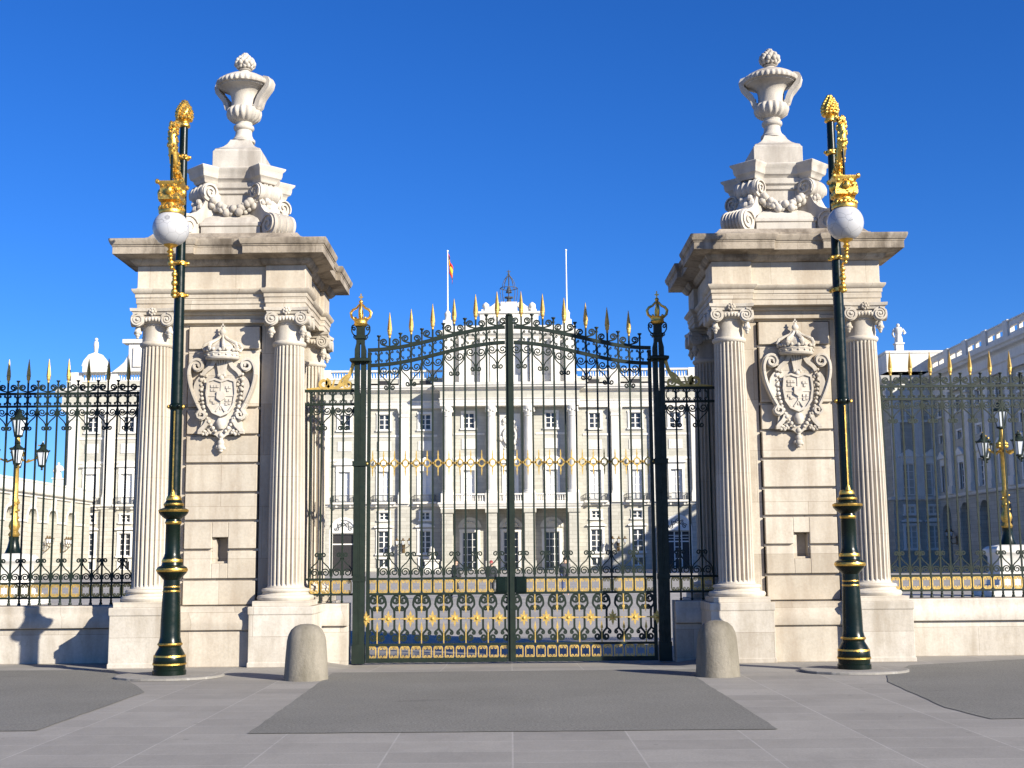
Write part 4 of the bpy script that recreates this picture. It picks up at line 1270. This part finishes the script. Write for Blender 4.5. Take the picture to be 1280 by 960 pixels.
at.loft([(-10.6,-1.6),(10.6,-1.6),(10.6,2.0),(-10.6,2.0)], [(.2,38.2),(.5,38.6),(.9,38.9),(1.0,39.3),(1.0,39.5),(.3,39.7),(.2,40.4)])
for x in (-10.0,-7.6,-4.1,4.1,7.6,10.0): at.box(x-.75,x+.75,-3.0,-1.6,30.6,38.3)
for x in (-2.6,2.6): at.box(x-.6,x+.6,-2.6,-1.6,30.6,38.3)
at.loft([(-4.9,-1.0),(4.9,-1.0),(4.9,1.2),(-4.9,1.2)], [(0,40.3),(0,42.4),(.3,42.6),(.3,42.9)])
at.obj('attic', M['white'], pal, bevel=.05)
clk = MB()
clk.ribbon([(1.25*math.cos(2*PI*k/32), 40.9+1.25*math.sin(2*PI*k/32)) for k in range(32)], .2, .2, -1.3, closed=True)
clk.lathe([(.05,-1.25),(1.2,-1.24),(1.2,-.9),(.05,-.9)], 32, c=(0,0,40.9), ax='y')
clk.box(-.06,.06,-1.32,-1.26,40.85,41.8); clk.box(-.05,.6,-1.32,-1.26,40.85,40.97)
clk.obj('clock_face', M['frame'], pal)
crv = MB(); rr = random.Random(8)
for sx in (-1,1):
    crv.ribbon(bez((4.6,42.9),(3.4,43.0),(2.6,43.4),(1.6,44.5),10), .5, .5, 0, sx=sx)
    for k in range(16): crv.ball((sx*rr.uniform(1.2,4.2), rr.uniform(-.9,.4), rr.uniform(41.2,43.6)), rr.uniform(.25,.55), 7, 5)
crv.box(-1.4,1.4,-.8,.8,42.8,44.6)
crv.obj('carved_crest', M['white'], pal, 50)
cage = MB()
cage.lathe([(.5,44.6),(.35,44.9),(.3,45.3),(.7,45.35),(.75,45.55),(.2,45.6)], 12)
for k in range(8):
    a = PI*k/4
    cage.tube([(r*math.cos(a), r*math.sin(a), z) for r, z in ((1.25,44.7),(1.45,46.0),(1.5,47.0),(1.35,47.1),(1.1,47.1))], .05, 5)
    cage.tube([(r*math.cos(a), r*math.sin(a), z) for r, z in ((1.1,47.1),(1.0,47.9),(.7,48.6),(.3,49.1),(.05,49.4))], .05, 5)
cage.tube([(1.45*math.cos(2*PI*k/20), 1.45*math.sin(2*PI*k/20), 47.05) for k in range(21)], .06, 5)
cage.lathe([(.1,45.5),(.1,50.2)], 8); cage.box(-.35,.35,-.04,.04,49.9,50.0); cage.ball((0,0,49.5), .2)
cage.obj('bell_cage', M['rail'], pal)
bell = MB(); bell.lathe([(.55,46.3),(.5,46.4),(.36,46.8),(.25,47.2),(.05,47.35)], 16); bell.obj('bell', M['rail'], pal)
for x in (-3.9,3.9):
    f = MB(); f.lathe([(.5,42.9),(.35,43.2),(.3,43.4),(.6,43.8),(.55,44.2),(.2,44.5),(.05,44.6)], 14, c=(x,-.4,0)); f.obj('finial', M['white'], pal, 50)
# roof ornaments at the left end
orn = MB()
orn.box(-71.2,-67.2,-.9,.2,33.25,34.3)
orn.prism([(-71.4,34.3),(-67.0,34.3),(-67.3,35.2),(-68.1,36.2),(-69.2,36.6),(-70.3,36.2),(-71.1,35.2)], -.8, .0)
orn.lathe([(.3,36.4),(.35,37.2),(.45,37.8),(.35,38.4),(.12,38.6)], 10, c=(-69.2,-.4,0)); orn.ball((-69.2,-.4,38.8), .3)
orn.obj('roof_pediment', M['white'], pal, 40)
orn = MB()
orn.box(-63.6,-55,-.9,1,33.25,38.0); orn.box(-64.6,-55,-1.3,1.2,38.0,38.7)
orn.prism([(-66.4,33.25),(-63.6,33.25),(-63.6,36.4),(-64.4,34.9),(-65.3,34.1)], -.6, .4)
orn.box(-62.8,-61.4,-1.15,-.9,34.0,37.3)
orn.obj('roof_attic', M['white'], pal, bevel=.08)

# ---- flagpoles on the roof
def flagpole(x, label, flag):
    t = thing('flagpole', label, 'flagpole', (x, FP-.8, 40.4))
    b = MB(); b.box(-.75,.75,-.75,.75,0,1.0); b.lathe([(.7,1.0),(.5,1.3),(.45,1.8),(.55,2.2),(.3,2.6),(.16,2.8)], 14)
    b.obj('base', M['white'], t, 40)
    p = MB(); p.lathe([(.13,2.6),(.08,12.9)], 10); p.ball((0,0,13.0), .18); p.obj('pole', M['pole'], t, 60)
    if flag:
        f = MB(); n = 9
        bands = ((0,.26),(.26,.74),(.74,1.0))
        for bi, (u0, u1) in enumerate(bands):
            q = MB(); vs = []; fs = []
            for i in range(n):
                s_ = i/(n-1)
                for u in (u0, u1):
                    vs.append((.1+.75*s_+.12*math.sin(s_*9+u), .18*math.sin(s_*14+u*3), 12.6-2.0*u-3.4*s_*(.75+.25*u)))
            for i in range(n-1): fs.append((2*i,2*i+2,2*i+3,2*i+1))
            q.add(vs, fs)
            o = q.obj('flag_stripe', M['yellow' if bi == 1 else 'red'], t, 80)
            sd = o.modifiers.new('thick', 'SOLIDIFY'); sd.thickness = .04
flagpole(-10.3, 'white flagpole with a limp red and yellow flag on the palace roof', True)
flagpole(9.7, 'bare white flagpole without a flag on the palace roof', False)

# ------------------------------------------------------------------ side buildings
def arch_wall(b, u0, u1, z0, z1, centres, hw, spring, depth, put):
    """wall in (u,z) with round-headed openings; put(u, d, z) gives the 3-D point, d = depth into the wall"""
    def quad(a, c, e, f): b.add([put(a,0,e), put(c,0,e), put(c,0,f), put(a,0,f)], [(0,1,2,3)])
    us = sorted(centres); prev = u0
    for c in us:
        if c-hw > prev: quad(prev, c-hw, z0, z1)
        N_ = 12
        arc = [(c-hw*math.cos(PI*k/N_), spring+hw*math.sin(PI*k/N_)) for k in range(N_+1)]
        for k in range(N_):
            (a, e), (a2, e2) = arc[k], arc[k+1]
            b.add([put(a,0,e), put(a2,0,e2), put(a2,0,z1), put(a,0,z1)], [(0,1,2,3)])
        path = [(c-hw,z0)] + arc + [(c+hw,z0)]
        for k in range(len(path)-1):
            (a, e), (a2, e2) = path[k], path[k+1]
            b.add([put(a,0,e), put(a,depth,e), put(a2,depth,e2), put(a2,0,e2)], [(0,1,2,3)])
        b.add([put(a,depth,e) for a, e in path], [tuple(range(len(path)))])
        prev = c+hw
    quad(prev, u1, z0, z1)

arc = thing('arcade', 'low arcaded stone gallery running towards the palace behind the left railing', 'gallery', (-69, 208, 0))
b = MB()
cent = [201.8-8.15*k-208 for k in range(9)]
arch_wall(b, -80, 3, -.12, 11.2, cent, 1.9, 7.9, .9, lambda u, d, z: (-d, u, z))
b.obj('wall', M['rust'], arc)
b = MB()
b.loft([(-9,-80),(0,-80),(0,3),(-9,3)], [(.0,11.2),(.25,11.25),(.3,11.6),(.7,11.7),(.8,11.9),(.8,12.15),(.2,12.25),(.2,13.3),(.3,13.32),(.3,13.6),(0,13.65)])
b.obj('cornice', M['white'], arc)
for c in cent + [cent[0]+8.15]:
    b = MB(); b.box(-.02,.18,c-4.075-.01+ -2.1, c-4.075+2.1, 7.6, 7.95)
    b.obj('impost_band', M['white'], arc)
for c in cent:
    k = MB()
    k.add(*( [(-.1,c-.28,9.5),(-.1,c+.28,9.5),(-.1,c+.45,11.2),(-.1,c-.45,11.2),(.35,c-.28,9.5),(.35,c+.28,9.5),(.45,c+.45,11.2),(.45,c-.45,11.2)], [(0,3,2,1),(4,5,6,7),(0,1,5,4),(1,2,6,5),(2,3,7,6),(3,0,4,7)]))
    k.obj('keystone', M['white'], arc)
    k = MB(); pts = [(c+2.05*math.cos(PI*q/14), 7.9+2.05*math.sin(PI*q/14)) for q in range(15)]
    n0 = len(k.v); k.ribbon(pts, .16, .06)
    k.v = [(v[1]+.06, v[0], v[2]) for v in k.v]
    k.obj('arch_moulding', M['white'], arc)
def roof_statue(x, y, z, h, label, m='white'):
    t = thing('roof_statue', label, 'statue', (x, y, z))
    b = MB(); b.box(-.6,.6,-.6,.6,0,h*.25); b.box(-.75,.75,-.75,.75,h*.25,h*.3); b.obj('pedestal', M[m], t)
    b = MB(); r = h*.14
    b.lathe([(r*1.1,h*.3),(r*.95,h*.5),(r*.8,h*.62),(r*1.25,h*.78),(r*.9,h*.86),(r*.35,h*.88)], 12, flute=6, depth=r*.12)
    b.ball((0,0,h*.94), h*.065, 10, 7); b.tube([(r*1.1,0,h*.8),(r*1.7,-.1,h*.66),(r*1.0,-r,h*.6)], [r*.3,r*.28,r*.2], 6)
    b.tube([(-r*1.1,0,h*.8),(-r*1.5,-.1,h*.62),(-r*1.2,-.1,h*.5)], [r*.3,r*.28,r*.2], 6)
    b.obj('figure', M[m], t, 60)
roof_statue(-69.4, 196.6, 13.65, 3.4, 'small pale statue standing on the roof edge of the left gallery')

wing = thing('palace_wing', 'tall shaded palace wing with arches and parapet behind the right railing', 'building', (68, 204, 0))
b = MB()
centR = [200.5-8.05*k-204 for k in range(9)]
arch_wall(b, -94, .5, -.12, 10.4, centR, 2.0, 7.6, 2.5, lambda u, d, z: (d, -.0+u, z))
b.v = [(v[0], v[1], v[2]) for v in b.v]
b.f = [f[::-1] for f in b.f]
b.add([(0,-94,-.12),(14,-94,-.12),(14,-94,31),(0,-94,31)], [(0,1,2,3)])
b.obj('ground_storey_wall', M['rust'], wing)
up = MB()
wops = []
wbays = [c for c in centR]
for c in wbays:
    for z0, z1 in ((11.6,15.6),(19.2,20.4),(23.4,25.6)): wops.append((c-.95,c+.95,z0,z1))
n0 = 0
wallgrid(up, -94, .5, 10.4, 31, 0, wops, .5)
up.v = [(v[1], v[0], v[2]) for v in up.v]; up.f = [f[::-1] for f in up.f]
up.add([(0,.5,10.4),(14,.5,10.4),(14,.5,31),(0,.5,31)], [(3,2,1,0)])
up.box(.6,14,-93.9,.4,30.0,30.5); up.box(13.9,14,-94,.5,0,31)
up.obj('upper_wall', M['wall'], wing)
def rot_data(d):
    out = []
    for me in d:
        m2 = me.copy(); m2.transform(Matrix.Rotation(-PI/2, 4, 'Z')); out.append(m2)
    return out
# windows turned to face west (local -Y becomes -X)
RW1, RW2 = rot_data(window_data(1.9,4.0,2,4,.35,False,1)), rot_data(window_data(1.9,2.2,2,2,.3,True,0))
RW3 = rot_data(window_data(1.9,1.2,2,1,.3,False,0))
for c in wbays[:5]:
    for d, z in ((RW1,11.6),(RW3,19.2),(RW2,23.4)):
        f = place('window', d[0], wing, (0,c,z)); place('pane', d[1], f)
for k in range(len(centR)+1):
    c = centR[0]+4.0-8.05*k
    if c < -93: continue
    p = MB(); p.box(-.5,0,c-.8,c+.8,11.0,26.3); p.box(-.7,0,c-1,c+1,11.0,12.3); p.box(-.75,0,c-1.05,c+1.05,25.6,26.6); p.obj('pilaster', M['white'], wing, bevel=.04)
s = MB(); plw = [(0,-94),(14,-94),(14,.4),(0,.4)]
s.loft(plw, [(.1,10.4),(.35,10.5),(.45,10.65),(.45,11.0),(.05,11.05)]); s.obj('string_course', M['white'], wing)
s = MB(); s.loft(plw, [(.55,26.6),(.55,27.7),(.75,27.9),(.75,28.0),(.5,28.01),(.5,29.2),(.7,29.4),(1.2,29.6),(1.35,29.9),(1.6,30.1),(1.65,30.5),(.2,30.6)]); s.obj('cornice', M['white'], wing)
pr = MB()
pops = []
edges = [centR[0]+4.0-8.05*k for k in range(12)]
for k in range(11):
    a, c = edges[k+1], edges[k]
    for q in (.30,.70):
        m_ = a+(c-a)*q
        if m_ > -92 and m_ < 0: pops.append((m_-1.25, m_+1.25, 31.6, 32.45))
wallgrid(pr, -94, .5, 30.55, 33.2, -.0, pops, .0)
pr.f = [f for f in pr.f]
# keep only the front strips (drop the closing backs), then thicken
keep = MB(); wallgrid(keep, -94, .5, 30.55, 33.2, 0, pops, .5)
keep.f = [f for i, f in enumerate(keep.f)]
nf = len(keep.f); no = len(pops)
front = keep.f[:nf-5*no]; rev = []
for i in range(no):
    base = nf-5*no+5*i; rev += keep.f[base:base+4]
keep.f = front+rev
n = len(keep.v)
bk = MB(); wallgrid(bk, -94, .5, 30.55, 33.2, .5, pops, .0)
bk.f = bk.f[:len(bk.f)-5*no]; bk.f = [f[::-1] for f in bk.f]
keep.add(bk.v, bk.f)
keep.v = [(v[1], v[0], v[2]) for v in keep.v]; keep.f = [f[::-1] for f in keep.f]
for e in edges:
    if -93 < e < 0: keep.box(-.25,.75,e-.85,e+.85,30.58,33.5)
keep.box(-.15,.65,-94,.5,33.2,33.4); 
keep.obj('parapet', M['white'], wing)
rf = MB(); rf.prism([(.8,30.6),(13.6,30.6),(7.2,33.6)], -93.5, 0); rf.obj('roof', M['white'], wing)
# pavilion that closes the facade on the right
pv = MB(); pv.box(-7,6.9,.55,7.95,-.12,31.2)
pv.obj('pavilion_wall', M['wall'], wing)
s = MB(); pp = [(-7,.55),(6.9,.55),(6.9,7.9),(-7,7.9)]
s.loft(pp, [(.1,10.4),(.45,10.6),(.45,11.0),(.05,11.05)]); s.obj('string_course', M['white'], wing)
s = MB(); s.loft(pp, [(.5,26.6),(.7,28.0),(.5,28.01),(.5,29.2),(1.2,29.6),(1.65,30.4),(.2,30.6)])
s.obj('pavilion_cornice', M['white'], wing)
s = MB(); s.loft(pp, [(.0,30.5),(0,34.2),(.15,34.25),(.15,34.6),(0,34.65)])
s.obj('pavilion_parapet', M['white'], wing)
for x in (-6.2,-2.6,1.2):
    p = MB(); p.box(x-.7,x+.7,.05,.549,11.0,26.58); p.obj('pilaster', M['white'], wing, bevel=.04)
for x in (-4.4,-.7):
    for z, d in ((2.8,W_MAIN),(8.3,W_SQ),(11.3,W_NOB),(23.2,W_UP)):
        f = place('window', d[0], wing, (x,.30,z)); place('pane', d[1], f)
roof_statue(63.4, 205.5, 34.65, 4.6, 'pale statue on the parapet of the palace wing right of the right pier')

# ------------------------------------------------------------------ lanterns, plaza lamps
def lantern(m_frame, parent, loc, s=1.0):
    f = MB()
    f.lathe([(.13*s,-.42*s),(.15*s,-.40*s),(.15*s,-.37*s),(.12*s,-.36*s)], 6)
    f.lathe([(.02*s,-.56*s),(.05*s,-.52*s),(.03*s,-.47*s),(.10*s,-.42*s)], 8)
    for k in range(6):
        a = PI*k/3; f.tube([(.13*s*math.cos(a),.13*s*math.sin(a),-.37*s),(.24*s*math.cos(a),.24*s*math.sin(a),.12*s)], .014*s, 4)
    f.lathe([(.26*s,.12*s),(.28*s,.14*s),(.22*s,.20*s),(.12*s,.27*s),(.08*s,.34*s),(.12*s,.37*s),(.07*s,.42*s),(.02*s,.50*s)], 6)
    for k in range(6):
        a = PI*k/3; f.ball((.27*s*math.cos(a),.27*s*math.sin(a),.17*s), .035*s, 5, 4)
    o = f.obj('lantern', M[m_frame], parent, 40, loc=loc)
    g = MB(); g.lathe([(.115*s,-.36*s),(.222*s,.12*s)], 6); g.obj('lantern_glass', M['lantern'], o)
    return o
def plaza_lamp(x, y, label):
    t = thing('plaza_lamp', label, 'lamp post', (x, y, -.09), 'many armed lamps on the palace square')
    b = MB()
    b.loft(SQ(.75), [(.5,0),(.5,.22),(.25,.24),(.25,.46),(0,.48),(0,.62),(-.06,.7),(-.08,1.65),(0,1.75),(.06,1.82),(.06,1.98),(-.05,2.08),(-.3,2.15)])
    b.obj('pedestal', M['white'], t, 40, .02)
    p = MB()
    p.lathe([(.40,2.12),(.34,2.2),(.26,2.4),(.20,2.7),(.22,2.85)], 20); p.obj('post_base', M['green'], t, 40)
    p = MB()
    p.lathe([(.20,2.85),(.26,2.95),(.20,3.05),(.17,3.1),(.25,3.3),(.22,3.45),(.14,3.6),(.13,4.3),(.16,4.4),(.11,4.5),(.10,6.0),(.16,6.1),(.10,6.2),(.2,6.35),(.22,6.5),(.12,6.7),(.08,7.1)], 20, flute=8, depth=.02)
    for k in range(14):
        a = k*1.1; p.ball((.15*math.cos(a), .15*math.sin(a), 3.65+k*.055), .05, 6, 4)
    for k in range(10):
        a = k*2*PI/5; p.ball((.2*math.cos(a), .2*math.sin(a), 6.35+.12*(k//5)), .08, 6, 4)
    p.obj('post', M['oldgold'], t, 45)
    for k in range(4):
        a = PI/2*k+.35; c, s_ = math.cos(a), math.sin(a)
        A = MB()
        pts = [(.1*c,.1*s_,6.2),(.4*c,.4*s_,6.05),(.75*c,.75*s_,6.2),(.95*c,.95*s_,6.55),(.95*c,.95*s_,6.75),(.8*c,.8*s_,6.8)]
        A.tube(pts, [.05,.045,.04,.035,.03,.03], 6); A.ball((.45*c,.45*s_,6.12), .07, 6, 4)
        A.tube([(.95*c,.95*s_,6.7),(1.02*c,1.02*s_,6.95)], [.03,.02], 5)
        A.obj('arm', M['oldgold'], t, 45)
        lantern('iron', t, (1.0*c, 1.0*s_, 6.35), 1.15)
    lantern('iron', t, (0,0,7.7), 1.35)
plaza_lamp(-21.2, 55, 'gilded many armed lamp on a white pedestal behind the left railing')
plaza_lamp(21.2, 55, 'gilded many armed lamp on a white pedestal behind the right railing')
def wall_lantern(x, y, z, rz, label):
    t = thing('wall_lantern', label, 'lantern', (x, y, z), 'bracket lanterns on the palace walls', rz)
    b = MB(); b.box(-.25,.25,-.1,-.002,-.9,.5); b.tube([(0,-.05,-.6),(0,-.7,-.75),(0,-1.2,-.2),(0,-1.2,.1)], .07, 6); b.tube([(0,-.05,.2),(0,-.7,.1),(0,-1.2,-.1)], .05, 6)
    b.obj('bracket', M['bronze'], t, 45)
    b = MB(); b.tube([(-1.0,-1.2,.2),(-.5,-1.2,-.1),(0,-1.2,-.2),(.5,-1.2,-.1),(1.0,-1.2,.2)], .06, 6); b.obj('cross_arm', M['rail'], t, 45)
    for x_, z_ in ((0,.9),(-1.0,.9),(1.0,.9)): lantern('bronze', t, (x_,-1.2,z_), 1.3)
wall_lantern(-17.6, FP-.505, 3.8, 0, 'three armed bracket lantern on the palace wall left of the central doors')
wall_lantern(17.6, FP-.505, 3.8, 0, 'three armed bracket lantern on the palace wall right of the central doors')
wall_lantern(-69, 197.7, 4.2, PI/2, 'bracket lantern on the left gallery wall between two arches, nearer the palace')
wall_lantern(-69, 189.6, 4.2, PI/2, 'bracket lantern on the left gallery wall between arches, farther from the palace')
wall_lantern(68, 196.4, 4.2, -PI/2, 'bracket lantern on the shaded wing wall between arches')

# ------------------------------------------------------------------ figures
def skin_obj(name, verts, edges, radii, m, parent, root=0, lvl=1):
    me = bpy.data.meshes.new(name); me.from_pydata(verts, edges, []); me.materials.append(m)
    o = place(name, me, parent)
    sk = o.modifiers.new('skin', 'SKIN'); sk.use_smooth_shade = True
    for i, r in enumerate(radii):
        r = r if isinstance(r, tuple) else (r, r)
        me.skin_vertices[0].data[i].radius = r
    me.skin_vertices[0].data[root].use_root = True
    ss = o.modifiers.new('sub', 'SUBSURF'); ss.levels = lvl; ss.render_levels = lvl
    return o
def person(x, y, rz, label, coat, legs, hairm, h=1.72, stride=.22, cat='person'):
    k = h/1.72
    t = thing('person', label, cat, (x, y, -.09), rz=rz)
    S = lambda v: [(a*k, b_*k, c*k) for a, b_, c in v]
    st = stride
    v = S([(0,0,.95),(0,0,1.15),(0,-.01,1.38),(0,-.01,1.48),(0,-.02,1.56),(0,-.03,1.64),
         (-.09,0,.90),(-.10,-st*.45,.50),(-.10,-st*.7,.09),(-.10,-st*.7-.14,.035),
         (.09,0,.90),(.10,st*.25,.50),(.10,st*.9,.12),(.10,st*.9-.12,.04),
         (-.17,0,1.40),(-.22,.06,1.13),(-.21,-.06,.90),(-.20,-.10,.80),(.17,0,1.40),(.22,-.05,1.13),(.20,-.16,.92),(.19,-.20,.83)])
    e = [(0,1),(1,2),(2,3),(3,4),(4,5),(0,6),(6,7),(7,8),(8,9),(0,10),(10,11),(11,12),(12,13),(2,14),(14,15),(15,16),(16,17),(2,18),(18,19),(19,20),(20,21)]
    r = [.12,.12,.12,.055,.085,.085,.085,.06,.042,.035,.085,.06,.042,.035,.055,.045,.036,.035,.055,.045,.036,.035]
    skin_obj('person_body', v, e, [a*k for a in r], M['skin'], t)
    cv = [v[0],v[1],v[2],(v[2][0],v[2][1],1.45*k),v[14],v[15],v[16],v[18],v[19],v[20],(0,.01,.72*k)]
    skin_obj('coat', cv, [(0,1),(1,2),(2,3),(2,4),(4,5),(5,6),(2,7),(7,8),(8,9),(0,10)], [(.22*k,.17*k),(.20*k,.16*k),(.22*k,.15*k),.085*k,.10*k,.08*k,.06*k,.10*k,.08*k,.06*k,(.24*k,.18*k)], M[coat], t)
    lv = [v[0]] + [v[i] for i in (6,7,8,10,11,12)]
    skin_obj('trousers', lv, [(0,1),(1,2),(2,3),(0,4),(4,5),(5,6)], [.13*k,.105*k,.08*k,.062*k,.105*k,.08*k,.062*k], M[legs], t)
    hb = MB(); hb.ball((0,-.005*k,1.655*k), .098*k, 14, 9, (.92,1.05,1.0))
    hb.v = [(a, b_ if b_ > -.055*k or c > 1.69*k else -.055*k, c) for a, b_, c in hb.v]
    hb.obj('hair', M[hairm], t, 80)
    fc = MB(); fc.ball((0,-.115*k,1.60*k), .016*k, 6, 4, (.8,1.2,1.3)); fc.box(-.022*k,.022*k,-.113*k,-.105*k,1.552*k,1.56*k)
    for sx in (-1,1): fc.ball((sx*.03*k,-.105*k,1.632*k), .010*k, 6, 4); fc.ball((sx*.086*k,-.02*k,1.61*k), .02*k, 6, 4, (.5,1,1.3))
    fc.obj('face', M['skin'], t, 60)
    return t
person(-2.45, 57, rad(70), 'person in dark coat striding left, seen through the left gate leaf', 'darkcloth', 'darkcloth', 'hair', 1.75, .30)
person(-.93, 60, rad(20), 'person in dark coat with reddish cap, beside the gate middle', 'darkcloth', 'darkcloth', 'redcloth', 1.66, .12)
person(2.55, 61, rad(-25), 'person in grey coat and blue trousers, seen through the right gate leaf', 'greycloth', 'bluecloth', 'hair', 1.78, .12)

def ped_statue(x, y, label):
    t = thing('stone_statue', label, 'statue', (x, y, -.09))
    b = MB(); b.loft(SQ(1.0,1.4), [(.3,0),(.3,.4),(.1,.5),(0,.6),(0,1.5),(.15,1.6),(.15,1.8),(0,1.82)]); b.obj('pedestal', M['white'], t)
    v = [(0,.6,2.2),(0,.1,2.7),(0,-.25,3.3),(0,-.4,3.75),(0,-.75,3.7),(-.35,.3,2.1),(-.4,-.5,2.0),(.35,.3,2.1),(.4,-.5,2.0),(-.25,-.35,3.0),(-.25,-.6,1.95),(.25,-.35,3.0),(.25,-.6,1.95)]
    skin_obj('seated_lion', v, [(0,1),(1,2),(2,3),(3,4),(0,5),(5,6),(0,7),(7,8),(2,9),(9,10),(2,11),(11,12)], [.5,.48,.5,.42,.2,.28,.16,.28,.16,.2,.14,.2,.14], M['white'], t)
ped_statue(-12.6, 205.5, 'white stone statue on a pedestal left of the palace central doors')
